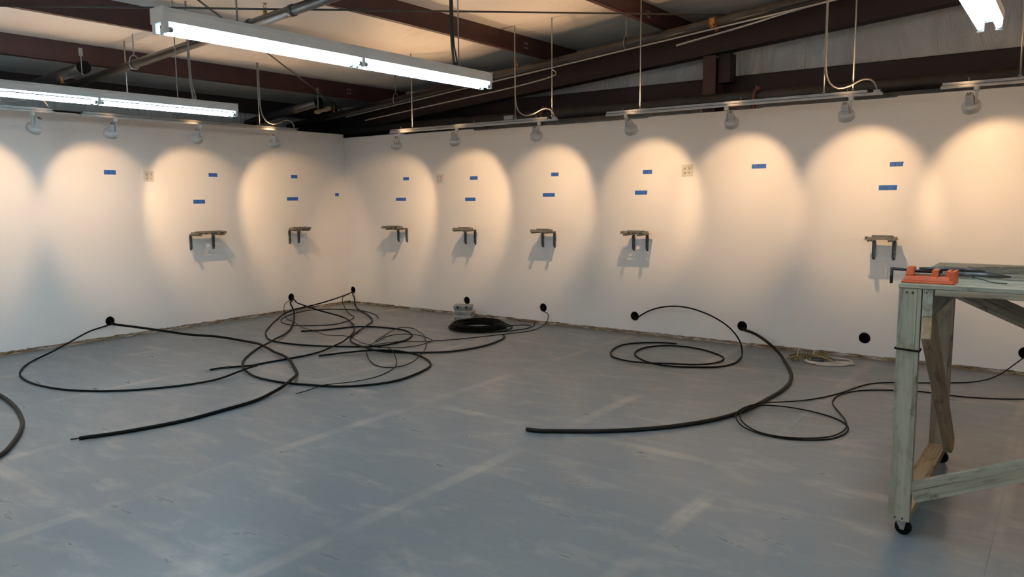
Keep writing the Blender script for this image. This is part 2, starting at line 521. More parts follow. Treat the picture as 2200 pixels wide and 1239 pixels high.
# roof blanket sagging between the purlins
PX = [-1.02 + 1.498*k for k in range(0, 10)]
PX = [-1.02, 0.50, 1.94, 3.45, 4.97, 6.49, 8.01, 9.53, 11.05]
mb = MB(); gx = []
for a, b_ in zip([-1.5]+PX, PX+[XMAX]):
    n_ = 10
    for k in range(n_):
        gx.append((a + (b_-a)*k/n_, math.sin(math.pi*k/n_)*0.045*min(1, (b_-a)/1.4)))
gx.append((XMAX, 0.0))
gy = [YMIN + (0.85-YMIN)*k/54 for k in range(55)]
rs = random.Random(5)
V = []
for i, (x, sag) in enumerate(gx):
    for j, y in enumerate(gy):
        V.append((x, y, roof_z(x) - sag*(0.8+0.4*math.sin(y*2.1+x)) + 0.006*rs.uniform(-1, 1)*(sag > 0.01)))
nY = len(gy)
F = [(i*nY+j, i*nY+j+1, (i+1)*nY+j+1, (i+1)*nY+j) for i in range(len(gx)-1) for j in range(nY-1)]
mb.add(V, F, True)
ceiling = tag(mb.build('ceiling', M['vinyl_roof']), kind='structure')
ceiling.modifiers.new('thickness', 'SOLIDIFY').thickness = -0.05 if False else 0.05
ceiling.modifiers['thickness'].offset = 1.0

def zsec(mb, x, z0, h=0.254, fl=0.062, th=0.004, y0=YMIN, y1=0.79):
    mb.box((x, y0, z0), (x+th, y1, z0+h))
    mb.box((x, y0, z0), (x+fl, y1, z0+th))
    mb.box((x+fl-th, y0, z0), (x+fl, y1, z0+0.018))
    mb.box((x-fl, y0, z0+h-th), (x+th, y1, z0+h))
    mb.box((x-fl, y0, z0+h-0.018), (x-fl+th, y1, z0+h))
for i, x in enumerate(PX):
    mb = MB(); zsec(mb, x, purlin_bottom(x))
    pu = mb.build('purlin', M['red_steel'] if i else M['dark_and_shaded_steel'], ceiling)  # shade on the eave purlin is put into its darker steel
    if x > 0 and x < 6:
        s_ = MB()
        for yy in (-0.345, -0.315, -0.285):
            for dz in (0.075, 0.125):
                s_.box((x+0.0041, yy-0.005, purlin_bottom(x)+dz-0.011), (x+0.0052, yy+0.005, purlin_bottom(x)+dz+0.011))
        s_.build('bolt_slots', M['slot'], pu)
# gable rafter (sloping I beam), column, girts
def sloped_box(mb, x0, x1, y0, y1, zb, zt):
    """zb, zt heights at x=0; the box climbs with the roof"""
    vs_ = []
    for zz in (zb, zt):
        for (x, y) in ((x0,y0),(x1,y0),(x1,y1),(x0,y1)):
            vs_.append((x, y, zz + x*SLOPE))
    mb.add(vs_, [(0,3,2,1),(4,5,6,7),(0,1,5,4),(1,2,6,5),(2,3,7,6),(3,0,4,7)])
mb = MB()
sloped_box(mb, -1.37, XMAX, 0.23, 0.39, 2.535, 2.547)
sloped_box(mb, -1.37, XMAX, 0.23, 0.39, 2.823, 2.838)
sloped_box(mb, -1.37, XMAX, 0.306, 0.314, 2.547, 2.823)
mb.build('gable_rafter', M['dark_and_shaded_steel'], ceiling)
mb = MB()
for y0, y1 in ((0.27, 0.28), (0.50, 0.51)):
    mb.box((5.325, y0, 0.0), (5.465, y1, 2.98))
mb.box((5.391, 0.28, 0.0), (5.399, 0.50, 2.98))
mb.build('column', M['red_steel'], ceiling)
mb = MB()
mb.box((5.466, 0.33, 2.70), (5.595, 0.50, 2.995))  # dark box standing for the shaded side of the column web
mb.build('column_shade_block', M['dark_and_shaded_steel'], ceiling)
mb = MB()
mb.box((-1.37, 0.55, 2.59), (XMAX, 0.556, 2.785)); mb.box((-1.37, 0.55, 2.779), (XMAX, 0.62, 2.785)); mb.box((-1.37, 0.49, 2.59), (XMAX, 0.556, 2.596))
mb.build('girt', M['dark_and_shaded_steel'], ceiling)
mb = MB()
mb.box((-1.16, YMIN, 2.40), (-1.154, 0.5, 2.60)); mb.box((-1.22, YMIN, 2.594), (-1.154, 0.5, 2.60)); mb.box((-1.16, YMIN, 2.40), (-1.09, 0.5, 2.406))
mb.build('girt', M['dark_and_shaded_steel'], ceiling)

# ------------------------------------------------------------------ overhead pipes and rods
def hanger(parent, px, py, pz, r, ztop, rel):
    """rod and loop ring round a pipe (rod vertical)"""
    mb = MB()
    mb.tube([(px, py, pz+r+0.05), (px, py, ztop)], 0.0055, 6)
    ring = []
    for k in range(25):
        a = math.pi*0.5 + 2*math.pi*k/24
        rr2 = r + 0.008
        zz = rr2*math.sin(a)
        yy = rr2*math.cos(a)
        if zz > 0: 
            zz = zz*1.75; 
        ring.append((px, py+yy, pz+zz))
    mb.tube(ring, 0.006, 6)
    mb.build('hanger', M['galv'], parent, rel)

def sprinkler(parent, px, py, pz, rel):
    mb = MB()
    mb.lathe([(0.0, 0.0), (0.016, 0.0), (0.016, 0.03), (0.010, 0.032), (0.010, 0.05), (0.0, 0.05)], 10, Matrix.Translation((px, py, pz)))
    mb.tube([(px-0.01, py, pz+0.05), (px-0.018, py, pz+0.065), (px, py, pz+0.085)], 0.003, 5)
    mb.tube([(px+0.01, py, pz+0.05), (px+0.018, py, pz+0.065), (px, py, pz+0.085)], 0.003, 5)
    mb.lathe([(0.0, 0.085), (0.02, 0.085), (0.02, 0.088), (0.0, 0.088)], 12, Matrix.Translation((px, py, pz)))
    mb.build('sprinkler_head', M['brass'], parent, rel)

def pipe(name, p0, p1, r, mat, label, cat='pipe', group=None):
    p0 = Vector(p0); p1 = Vector(p1)
    root = empty(name, p0, label, cat, group)
    MB().tube([p0, p1], r, 16).build('pipe_run', mat, root, tuple(p0))
    return root, p0, p1
def along(p0, p1, x):
    return p0 + (p1-p0)*((x-p0.x)/(p1.x-p0.x))

ra, a0, a1 = pipe('sprinkler_pipe', (-0.9, -3.65, 2.707), (9.0, -3.65, 3.312), 0.04, M['black_pipe'], 'black steel sprinkler pipe climbing above the two left strip lights')
for x in (1.2, 6.3):
    q = along(a0, a1, x); hanger(ra, x, q.y, q.z, 0.04, min(roof_z(x)-0.06, q.z+0.42), tuple(a0))
q = along(a0, a1, 3.26); sprinkler(ra, q.x, q.y, q.z+0.038, tuple(a0))
for x in (3.05, 3.6):
    q = along(a0, a1, x); d = (a1-a0).normalized()
    MB().tube([q-d*0.02, q+d*0.02], 0.047, 16).build('pipe_coupling', M['black_pipe'], ra, tuple(a0))

rb, b0, b1 = pipe('sprinkler_pipe', (-0.72, -0.4, 2.578), (11.0, -0.4, 3.63), 0.042, M['dark_pipe'], 'long dark sprinkler pipe running along the rafter above the right wall')
for x in (1.47, 4.77, 8.2):
    q = along(b0, b1, x); hanger(rb, x, q.y, q.z, 0.042, roof_z(x)-0.08, tuple(b0))
for x in (3.40, 0.28):
    q = along(b0, b1, x); sprinkler(rb, q.x, q.y, q.z+0.04, tuple(b0))
q = along(b0, b1, 5.70)
mb = MB()
mb.tube([q-Vector((0.03,0,0.003)), q+Vector((0.03,0,0.003))], 0.052, 14)
mb.build('pipe_clamp', M['brass'], rb, tuple(b0))
MB().tube([q+Vector((0.03,-0.03,-0.02)), q+Vector((0.05,-0.05,-0.085))], 0.022, 8).build('clamp_tag', M['red_paint'], rb, tuple(b0))
# thin conduits beside it
MB().tube([(0.6, -0.48, 2.62), (11.0, -0.48, 3.555)], 0.0085, 8).build('conduit', M['galv'], None, (0.6, -0.48, 2.62))
CONDUIT1 = bpy.context.scene.objects[-1] if False else bpy.data.objects['conduit']
tag(CONDUIT1, 'thin straight steel conduit just below the dark sprinkler pipe', 'conduit', 'steel conduits along the rafter')

def stub(y, x0, x1, z0, z1, label):
    root = empty('capped_pipe', (x1, y, z1), label, 'pipe', 'capped pipe ends under the purlins')
    rel = (x1, y, z1)
    MB().tube([(x0, y, z0), (x1, y, z1)], 0.052, 16).build('pipe_run', M['black_pipe'], root, rel)
    d = Vector((x1-x0, 0, z1-z0)).normalized()
    e = Vector((x1, y, z1))
    MB().tube([e-d*0.03, e+d*0.012], 0.061, 16).build('pipe_cap', M['black'], root, rel)
    mb = MB()
    hx = x1-0.04
    mb.tube([(hx+0.06, y-0.035, z1-0.075), (hx+0.06, y-0.035, z1+0.14)], 0.005, 6)
    mb.box((hx+0.056, y-0.053, z1+0.10), (hx+0.064, y-0.017, z1+0.175))
    mb.tube([(hx+0.06, y-0.035, z1-0.07), (hx-0.02, y+0.02, z1-0.07)], 0.006, 6)
    mb.build('strap_hanger', M['galv'], root, rel)
    mb = MB()
    c = Vector((x1-0.42, y-0.03, z1-0.045-0.03))
    mb.tube([c+Vector((0,0,0.05)), c+Vector((0,0,-0.03))], 0.012, 8)
    mb.tube([c+Vector((-0.02,-0.02,0.03)), c+Vector((0.02,0.02,0.03))], 0.014, 8)
    mb.box(c+Vector((-0.025,-0.012,-0.04)), c+Vector((0.025,0.012,-0.032)))
    mb.build('sprinkler_head', M['brass'], root, rel)
stub(-3.87, -1.05, 0.67, 2.735, 2.835, 'short capped black pipe hung under a red purlin above the left strip light')
stub(-0.87, -1.05, 0.54, 2.61, 2.785, 'short capped black pipe hung under a red purlin near the room corner')

tag(MB().tube([(-1.2, 0.19, 2.508), (XMAX-0.1, 0.19, 2.508)], 0.064, 18).build('header_pipe', M['grey_pipe'], None, (-1.2, 0.19, 2.508)),
    'thick dark grey pipe running level behind the top of the right wall', 'pipe')
for x, lab in ((5.93, 'short red pipe drop on the header pipe beside the red column'), (3.38, 'short red pipe drop behind the three lamp track nearest the corner')):
    root = empty('pipe_drop', (x, 0.10, 2.40), lab, 'pipe', 'red pipe drops')
    MB().tube(spline([(x, 0.10, 2.36), (x, 0.10, 2.50), (x+0.012, 0.10, 2.55), (x+0.04, 0.11, 2.575), (x+0.06, 0.13, 2.578)], 0.015), 0.021, 10).build('drop', M['red_paint'], root, (x, 0.10, 2.40))
    MB().tube([(x+0.03, 0.095, 2.585), (x+0.03, 0.09, 2.60)], 0.008, 8).build('bleed_screw', M['galv'], root, (x, 0.10, 2.40))

tag(MB().tube([(-0.15, 0.22, 2.766), (3.95, -5.19, 3.075)], 0.008, 8).build('brace_rod', M['black_pipe'], None, (-0.15, 0.22, 2.766)),
    'thin diagonal steel brace rod crossing behind the middle of the left strip lights', 'rod', 'roof brace rods')
tag(MB().tube([(0.9, -6.97, 2.83), (5.9, -0.25, 3.225)], 0.008, 8).build('brace_rod', M['grey_pipe'], None, (0.9, -6.97, 2.83)),
    'long dark brace rod running nearly level across the top of the view', 'rod', 'roof brace rods')

# ------------------------------------------------------------------ fluorescent strip lights
def strip_light(x, yend, z, label, cords=(), cord_mat='black_plastic'):
    """8 ft strip, yend = end nearest the gable; z = underside of the housing"""
    y0, y1 = yend-2.44, yend
    rel = (x, y0, z)
    root = empty('strip_light', rel, label, 'light', 'fluorescent strip lights')
    mb = MB()
    w, h = 0.108, 0.066
    prof = [(-w/2, 0.0), (w/2, 0.0), (w/2, 0.045), (w/2-0.012, h), (-w/2+0.012, h), (-w/2, 0.045)]
    vs_ = [(x+a, y, z+b_) for y in (y0, y1) for a, b_ in prof]
    n = len(prof)
    mb.add(vs_, [tuple(range(n)), tuple(reversed(range(n, 2*n)))] + [(i, n+i, n+(i+1) % n, (i+1) % n) for i in range(n)])
    mb.build('housing', M['white_metal'], root, rel)
    for yy in (y0, y1):
        mb = MB(); s_ = -1 if yy == y0 else 1
        mb.box((x-w/2-0.001, yy-0.004, z-0.004), (x+w/2+0.001, yy+0.004, z+h+0.001))
        mb.build('end_plate', M['white_metal'], root, rel)
    for ty in (y0+0.012, (y0+y1)/2, y1-0.012):
        for tx in (-0.038, 0.038):
            mb = MB()
            mb.box((x+tx-0.014, ty-0.011, z-0.048), (x+tx+0.014, ty+0.011, z))
            mb.build('lamp_socket', M['white_metal'], root, rel)
    ym = (y0+y1)/2
    for a, b_ in ((y0+0.028, ym-0.016), (ym+0.016, y1-0.028)):
        for tx in (-0.038, 0.038):
            mb = MB()
            mb.tube([(x+tx, a+0.018, z-0.032), (x+tx, b_-0.018, z-0.032)], 0.0128, 8, cap=False)
            tb = mb.build('tube', M['tube'], root, rel)
            MB().tube([(x+tx, a, z-0.032), (x+tx, a+0.018, z-0.032)], 0.0133, 12).build('tube_cap', M['galv'], tb, rel)
            MB().tube([(x+tx, b_-0.018, z-0.032), (x+tx, b_, z-0.032)], 0.0133, 12).build('tube_cap', M['galv'], tb, rel)
    for yy in (y0+0.42, y1-0.30):
        if abs(yy+3.65) < 0.1: yy -= 0.24
        MB().tube([(x, yy, z+h), (x, yy, roof_z(x)-0.05)], 0.0045, 6).build('hanger_wire', M['galv'], root, rel)
    for dy in cords:
        yy = y1 + dy
        mb = MB()
        for k, (ox, oy) in enumerate(((0.0, 0.02), (0.012, 0.035), (-0.01, 0.03))):
            mb.tube(spline([(x+ox*0.5, yy, roof_z(x)-0.05), (x+ox, yy+0.002, z+0.35), (x+ox, yy+oy*0.3, z+0.2), (x+ox*1.5, yy+oy, z+h+0.02), (x+ox*1.6, yy+oy, z+h)], 0.04), 0.008 if k == 0 else 0.0055, 6)
        mb.lathe([(0, 0), (0.02, 0), (0.02, 0.022), (0.012, 0.03), (0, 0.03)], 10, Matrix.Translation((x, yy+0.03, z+h)))
        mb.build('supply_cord', M[cord_mat], root, rel)
    return root
strip_light(5.13, -3.18, 2.345, 'large fluorescent strip light nearest the viewer, at top left', cords=(-0.37,))
strip_light(2.38, -3.38, 2.325, 'fluorescent strip light cut by the left picture edge above the wall lamps', cords=(-0.42,), cord_mat='grey_cord')
strip_light(8.20, -3.17, 2.345, 'fluorescent strip light seen from below at the top right corner')
# the same rows go on behind the viewer
strip_light(5.13, -6.35, 2.345, 'strip light of the middle row behind the viewer')
strip_light(2.38, -6.35, 2.325, 'strip light of the left row behind the viewer')
strip_light(8.20, -6.35, 2.345, 'strip light of the right row behind the viewer')

# ------------------------------------------------------------------ lighting tracks and their lamps
def wall_frame(side, u, d):
    """world point at distance d in front of a wall"""
    return {'R': (u, -d), 'L': (d, u), 'S': (XMAX-d, u), 'B': (u, YMIN+d)}[side]

def track(side, d, u0, u1, z, label, rods, cable=None, box_at=None):
    """z = underside of the rail"""
    cx, cy = wall_frame(side, u0, d)
    rel = (cx, cy, z)
    root = empty('lighting_track', rel, label, 'light track', 'suspended lighting tracks')
    def P(u, off, zz):
        a, b_ = wall_frame(side, u, d+off); return (a, b_, zz)
    def bx(mb, ua, ub, oa, ob, za, zb):
        p, q = P(ua, oa, za), P(ub, ob, zb)
        mb.box([min(p[i], q[i]) for i in range(3)], [max(p[i], q[i]) for i in range(3)])
    mb = MB(); bx(mb, u0, u1, -0.016, 0.016, z, z+0.018)
    bx(mb, u0, u1, -0.018, 0.018, z+0.014, z+0.018)
    mb.build('rail', M['rail'], root, rel)
    mb = MB()
    c1_ = u1-0.10 if side != 'L' else u1-0.03
    bx(mb, u0, c1_, -0.0205, -0.0175, z+0.018, z+0.044); bx(mb, u0, c1_, 0.0175, 0.0205, z+0.018, z+0.044)
    bx(mb, u0, c1_, -0.0205, 0.0205, z+0.018, z+0.021)
    bx(mb, u0, c1_, -0.0205, -0.009, z+0.041, z+0.044); bx(mb, u0, c1_, 0.009, 0.0205, z+0.041, z+0.044)
    mb.build('strut_channel', M['galv'], root, rel)
    for ue, s_ in ((u0, -1), (u1, 1)):
        mb = MB(); bx(mb, ue, ue+s_*0.012, -0.017, 0.017, z-0.001, z+0.019)
        mb.build('end_cap', M['rail'], root, rel)
    for k, u in enumerate(rods):
        p = P(u, 0, z+0.03)
        MB().tube([p, (p[0], p[1], roof_z(p[0])-0.04)], 0.0065, 6).build('hanger_rod', M['galv'], root, rel)
        mb = MB(); q = P(u, 0, z+0.042)
        mb.lathe([(0.0, 0.0), (0.016, 0.0), (0.016, 0.008), (0.009, 0.016), (0, 0.016)], 8, Matrix.Translation(q))
        mb.build('rod_nut', M['galv'], root, rel)
    for u in (u0+0.17, (u0+u1)/2+0.1, u1-0.25):
        MB().tube([P(u, 0, z+0.022), P(u, 0, z+0.07)], 0.004, 6).build('track_stud', M['galv'], root, rel)
    if cable:
        ua, ub = cable
        top = P(ua, 0.012, roof_z(P(ua, 0, 0)[0])-0.05)
        l = ub-ua
        pts = [top, P(ua, 0.014, z+0.45), P(ua+0.015*l, 0.014, z+0.22), P(ua+0.10*l, 0.016, z+0.12), P(ua+0.28*l, 0.02, z+0.072), P(ua+0.5*l, 0.02, z+0.085), P(ua+0.72*l, 0.015, z+0.125), P(ua+0.88*l, 0.01, z+0.12), P(ua+0.97*l, 0.005, z+0.08), P(ub, 0.0, z+0.03)]
        MB().tube(spline(pts, 0.03), 0.007, 6).build('power_cord', M['grey_cord'], root, rel)
        mb = MB(); bx(mb, ub-0.025, ub+0.025, -0.012, 0.012, z+0.018, z+0.038)
        mb.build('cord_plug', M['galv'], root, rel)
    if box_at:
        mb = MB(); bx(mb, box_at-0.06, box_at+0.06, -0.035, 0.035, z+0.044, z+0.088)
        mb.build('junction_box', M['galv'], root, rel, 0.004)
    return root
track('R', 0.85, 1.82, 4.21, 2.312, 'lighting track with three lamps nearest the room corner on the right wall', (2.18, 3.69, 4.16), (3.70, 4.19), 3.62)
track('R', 0.85, 4.81, 7.28, 2.312, 'long lighting track with three lamps in the middle of the right wall', (5.165, 6.845, 7.07), (6.855, 7.25))
track('R', 0.85, 7.71, 10.15, 2.314, 'lighting track running out of the picture at the upper right', (8.20, 9.7))
track('L', 0.92, -4.04, -1.55, 2.338, 'lighting track with three lamps on the left wall', (-3.59, -2.07), (-2.06, -1.58))
track('L', 0.92, -6.75, -4.30, 2.338, 'lighting track cut by the left picture edge', (-4.9, -6.4), (-4.85, -4.33))

def lamp(side, d, u, zrail, tu, label, arm_side=1, tilt=34.0, group='track lamps', power=1.0, head=48.0):
    x, y = wall_frame(side, u, d)
    root = empty('track_lamp', (x, y, zrail), label, 'lamp', group)
    # aim direction
    tx, ty = wall_frame(side, tu, 0.0)
    h = Vector((tx-x, ty-y, 0)).normalized()
    beam = (h*math.cos(R(tilt)) + Vector((0,0,-1))*math.sin(R(tilt))).normalized()
    if tilt < 20: head = tilt
    a = (h*math.cos(R(head)) + Vector((0,0,-1))*math.sin(R(head))).normalized()
    lat = h.cross(Vector((0,0,1))).normalized()*arm_side
    up = a.cross(lat).normalized()
    piv = Vector((0, 0, -0.098))
    O = piv - lat*0.040 + a*0.030
    fr = Matrix((lat, up, a)).transposed().to_4x4(); fr.translation = O
    rz = Matrix((h, lat, Vector((0,0,1)))).transposed().to_4x4()
    mb = MB()
    mb.box((-0.022, -0.017, -0.032), (0.022, 0.017, 0.0), rz)
    mb.build('adapter', M['lamp_white'], root, (0,0,0), 0.003)
    mb = MB()
    mb.frustum((0, 0, -0.122), (0.024, 0.011), (0, 0, -0.03), (0.034, 0.014), rz)
    mb.build('arm', M['lamp_white'], root, (0,0,0), 0.003)
    mb = MB()
    mb.frustum((0, 0, -0.088), (0.044, 0.042), (0, 0, -0.03), (0.058, 0.06), fr)
    mb.frustum((0, 0, -0.03), (0.058, 0.06), (0, 0, 0.004), (0.062, 0.066), fr)
    mb.build('driver_housing', M['lamp_white'], root, (0,0,0), 0.006)
    mb = MB()
    mb.lathe([(0.0, -0.003), (0.050, -0.003), (0.061, 0.003), (0.065, 0.010), (0.065, 0.052), (0.061, 0.052), (0.059, 0.026), (0.0, 0.024)], 28, fr)
    mb.build('lamp_drum', M['lamp_white'], root)
    mb = MB(); mb.lathe([(0.0, 0.029), (0.055, 0.029), (0.055, 0.032), (0.0, 0.032)], 16, fr)
    mb.build('lens', M['lens'], root)
    ld = bpy.data.lights.new('lamp_beam', 'SPOT')
    ld.energy = SPOT_W*power
    ld.color = SPOT_COL
    # wall-washer distribution: stronger towards the floor than towards the ceiling
    ld.use_nodes = True
    lt = ld.node_tree; em = lt.nodes['Emission']
    ge = lt.nodes.new('ShaderNodeNewGeometry'); sx_ = lt.nodes.new('ShaderNodeSeparateXYZ'); lt.links.new(ge.outputs['Incoming'], sx_.inputs[0])
    sq = lt.nodes.new('ShaderNodeMath'); sq.operation = 'MULTIPLY'; lt.links.new(sx_.outputs[2], sq.inputs[0]); lt.links.new(sx_.outputs[2], sq.inputs[1])
    ma = lt.nodes.new('ShaderNodeMath'); ma.operation = 'MULTIPLY_ADD'; lt.links.new(sq.outputs[0], ma.inputs[0]); ma.inputs[1].default_value = 1.7; ma.inputs[2].default_value = 0.8
    lt.links.new(ma.outputs[0], em.inputs['Strength'])
    ld.spot_size = R(SPOT_SIZE); ld.spot_blend = SPOT_BLEND
    ld.shadow_soft_size = 0.012
    lo = bpy.data.objects.new('lamp_beam', ld)
    COL.objects.link(lo); lo.parent = root
    lo.matrix_local = Matrix.Translation(O + a*0.058 + h*0.02) @ beam.to_track_quat('-Z', 'Y').to_matrix().to_4x4()
    # upward fill light added to brighten the ceiling; slots made up to match it
    mb = MB()
    for k in (-1, 0, 1):
        mb.box((k*0.012-0.003, -0.016, -0.0893), (k*0.012+0.003, 0.018, -0.0875), fr)
    mb.build('added_vent_slots', M['screw'], root)
    vd = bpy.data.lights.new('uplight_fill', 'SPOT')
    vd.energy = UPLIGHT_W*(0.34 if side == 'L' else 1.0); vd.color = SPOT_COL
    vd.spot_size = R(150); vd.spot_blend = 1.0; vd.shadow_soft_size = 0.03
    vo_ = bpy.data.objects.new('uplight_fill', vd); COL.objects.link(vo_); vo_.parent = root
    up_ = (Vector((0, 0, 1)) - h*0.45).normalized()
    vo_.matrix_local = Matrix.Translation(O - a*0.10 - h*0.05) @ up_.to_track_quat('-Z', 'Y').to_matrix().to_4x4()
    return root
SPOT_SIZE, SPOT_BLEND = 73.0, 0.5
lamp('R', 0.85, 1.96, 2.312, 1.05, 'track lamp nearest the room corner on the right wall track', 1)
lamp('R', 0.85, 2.87, 2.312, 2.45, 'middle lamp of the track nearest the corner on the right wall', 1)
lamp('R', 0.85, 3.995, 2.312, 3.65, 'rightmost lamp of the track nearest the corner on the right wall', 1)
lamp('R', 0.85, 5.015, 2.312, 4.85, 'leftmost lamp of the long track in the middle of the right wall', -1)
lamp('R', 0.85, 6.02, 2.312, 5.86, 'middle lamp of the long track, above the wide blue tape', -1)
lamp('R', 0.85, 7.06, 2.312, 7.05, 'rightmost lamp of the long track, below the hanging grey cord', 1)
lamp('R', 0.85, 7.935, 2.314, 8.08, 'lamp at the upper right above the workbench', 1)
lamp('R', 0.85, 8.95, 2.314, 8.98, 'second lamp of the track at the right, outside the picture', 1)
lamp('L', 0.92, -1.83, 2.338, -0.98, 'left wall track lamp nearest the room corner', 1)
lamp('L', 0.92, -2.82, 2.338, -2.36, 'middle lamp of the three on the left wall track', 1)
lamp('L', 0.92, -3.73, 2.338, -3.47, 'leftmost of the three lamps on the left wall track', 1)
lamp('L', 0.92, -4.48, 2.338, -4.72, 'lamp near the left picture edge under the bent grey cord', -1)
lamp('L', 0.92, -5.5, 2.338, -5.6, 'left wall track lamp outside the picture', -1)

# unseen tracks and strong lamps added on the other two walls as warm fill
track('B', 0.45, 2.0, 4.44, 2.30, 'added unseen lighting track on the wall behind the viewer', (2.4, 4.0))
track('B', 0.45, 6.0, 8.44, 2.30, 'second added unseen lighting track on the wall behind the viewer', (6.4, 8.0))
track('S', 0.9, -4.4, -1.96, 2.30, 'added unseen lighting track on the wall right of the workbench', (-4.0, -2.4))
ORD = ['first lamp', 'second lamp', 'third lamp', 'fourth lamp', 'fifth lamp', 'sixth lamp']
for k, u in enumerate((2.3, 3.2, 4.2, 6.3, 7.2, 8.2)):
    lamp('B', 0.45, u, 2.30, u, ORD[k] + ' from the left, added fill on the wall behind the viewer', power=5.2, tilt=10.0)
for k, u in enumerate((-2.3, -3.2, -4.1)):
    lamp('S', 0.9, u, 2.30, u, ORD[k] + ' from the corner, added fill on the wall right of the workbench', power=5.2, tilt=10.0)

# ------------------------------------------------------------------ wall brackets with trays
def bracket(side, uc, spacing, tray_c, tray_w, label, slotted):
    """local: +x along the wall (to the viewer's left), +y out of the wall"""
    x, y = wall_frame(side, uc, 0.0)
    root = empty('wall_bracket', (x, y, 0.93), label, 'bracket', 'wall brackets with metal trays', rz=math.pi if side == 'R' else -math.pi/2)
    tc = -(tray_c-uc)
    for s_ in (-1, 1):
        lx = s_*spacing/2
        mb = MB()
        # wall strap: narrow foot, wider shoulder
        outl = [(lx-0.009, 0.0), (lx+0.009, 0.0), (lx+0.013, 0.01), (lx+0.012, 0.06), (lx+0.017, 0.15), (lx+0.010, 0.196), (lx-0.010, 0.196), (lx-0.017, 0.15), (lx-0.012, 0.06), (lx-0.013, 0.01)]
        mb.plate(outl, [circ(lx, 0.075, 0.004, 8)], 0.004, Matrix(((1,0,0,0),(0,0,1,0.004),(0,1,0,0),(0,0,0,1))))
        mb.box((lx-0.0135, 0.0, 0.02), (lx-0.011, 0.018, 0.17)); mb.box((lx+0.011, 0.0, 0.02), (lx+0.0135, 0.018, 0.17))
        mb.build('wall_strap', M['arm_steel'], root)
        mb = MB()
        mb.box((lx-0.013, 0.004, 0.188), (lx+0.013, 0.245, 0.192))
        mb.box((lx-0.013, 0.004, 0.176), (lx-0.0105, 0.235, 0.19)); mb.box((lx+0.0105, 0.004, 0.176), (lx+0.013, 0.235, 0.19))
        mb.build('shelf_arm', M['arm_steel'], root)
        for zz in (0.012, 0.172):
            mb = MB(); mb.lathe([(0.0, 0.0), (0.008, 0.0), (0.007, 0.005), (0.0, 0.006)], 10, Matrix(((1,0,0,lx),(0,0,1,0.004),(0,-1,0,zz),(0,0,0,1))))
            mb.build('screw', M['screw'], root)
    x0, x1 = tc-tray_w/2, tc+tray_w/2
    mb = MB()
    holes = []
    if slotted:
        holes += [rect(tc-0.02, 0.09, tc+0.012, 0.115), rect(tc+0.03, 0.14, tc+0.07, 0.152), rect(tc+0.03, 0.16, tc+0.07, 0.172)]
        for k in range(2):
            for j in range(4):
                holes.append(rect(x0+0.012+0.014*k, 0.06+0.032*j, x0+0.021+0.014*k, 0.076+0.032*j))
        outl = [(x0, 0.045), (x1-0.03, 0.045), (x1-0.03, 0.09), (x1, 0.1), (x1, 0.155), (x1-0.012, 0.16), (x1-0.012, 0.175), (x1, 0.18), (x1, 0.205), (tc+0.05, 0.205), (tc+0.045, 0.198), (tc-0.01, 0.198), (tc-0.02, 0.205), (x0, 0.205), (x0, 0.16), (x0+0.006, 0.155), (x0+0.006, 0.13), (x0, 0.125)]
    else:
        holes += [[(tc+0.02, 0.10), (tc+0.026, 0.10), (tc+0.022, 0.185), (tc+0.016, 0.185)], [(tc+0.034, 0.11), (tc+0.037, 0.11), (tc+0.034, 0.17), (tc+0.031, 0.17)]]
        outl = [(x0, 0.045), (x1-0.02, 0.045), (x1-0.02, 0.08), (x1, 0.10), (x1, 0.205), (x0, 0.205)]
    mb.plate(outl, holes, 0.003, Matrix.Translation((0, 0, 0.196)))
    tray = mb.build('tray', M['bracket_steel'], root)
    # front lip: upright sheet with punched openings
    FRONT = Matrix(((1,0,0,0),(0,0,1,0.2055),(0,1,0,0.193),(0,0,0,1)))
    if slotted:
        hh = 0.030
        op = [rect(x0+0.015+(tray_w-0.03)*p, 0.004, x0+0.015+(tray_w-0.03)*(p+q_), 0.017) for p, q_ in ((0.05, 0.16), (0.30, 0.22), (0.62, 0.10), (0.80, 0.14))]
        lip = [(x0, 0), (x1, 0), (x1, hh-0.006), (x1-0.03, hh-0.006), (x1-0.03, hh), (x0+0.06, hh), (x0+0.06, hh-0.008), (x0, hh-0.008)]
    else:
        hh = 0.026
        op = [rect(x0+0.012, 0.005, x0+0.03, 0.019), rect(x1-0.022, 0.005, x1-0.01, 0.019)]
        lip = [(x0, 0), (x1, 0), (x1, hh), (x0, hh)]
    MB().plate(lip, op, 0.0025, FRONT).build('tray_lip', M['bracket_steel'], tray)
    for xx in (x0, x1-0.003):
        MB().box((xx, 0.11, 0.193), (xx+0.003, 0.203, 0.193+hh)).build('side_flange', M['bracket_steel'], tray)
    for k, (ya, yb, zt) in enumerate(((0.075, 0.083, 0.222), (0.135, 0.143, 0.230))):
        MB().box((x0+0.03, ya, 0.196), (x1-0.045, yb, zt)).build('tray_rail', M['arm_steel'] if k else M['bracket_steel'], tray)
    if slotted:
        MB().box((x0+0.008, 0.190, 0.196), (x1-0.06, 0.2025, 0.214)).build('opening_shade', M['screw'], tray)  # black block added so the lip openings look shaded
        MB().box((x0+0.012, 0.17, 0.186), (x0+0.06, 0.2, 0.193)).build('tray_tab', M['bracket_steel'], tray)
    else:
        MB().box((x1-0.02, 0.19, 0.188), (x1+0.014, 0.2, 0.191)).build('tray_tab', M['bracket_steel'], tray)
    for k in range(2):
        bxx = x0+0.05+k*(tray_w-0.1)
        MB().lathe([(0, -0.014), (0.004, -0.014), (0.004, 0.0), (0, 0.0)], 8, Matrix.Translation((bxx, 0.16, 0.193))).build('tray_bolt', M['screw'], tray)
    return root
bracket('R', 1.14, 0.16, 1.09, 0.31, 'small metal tray bracket on the right wall nearest the corner', True)
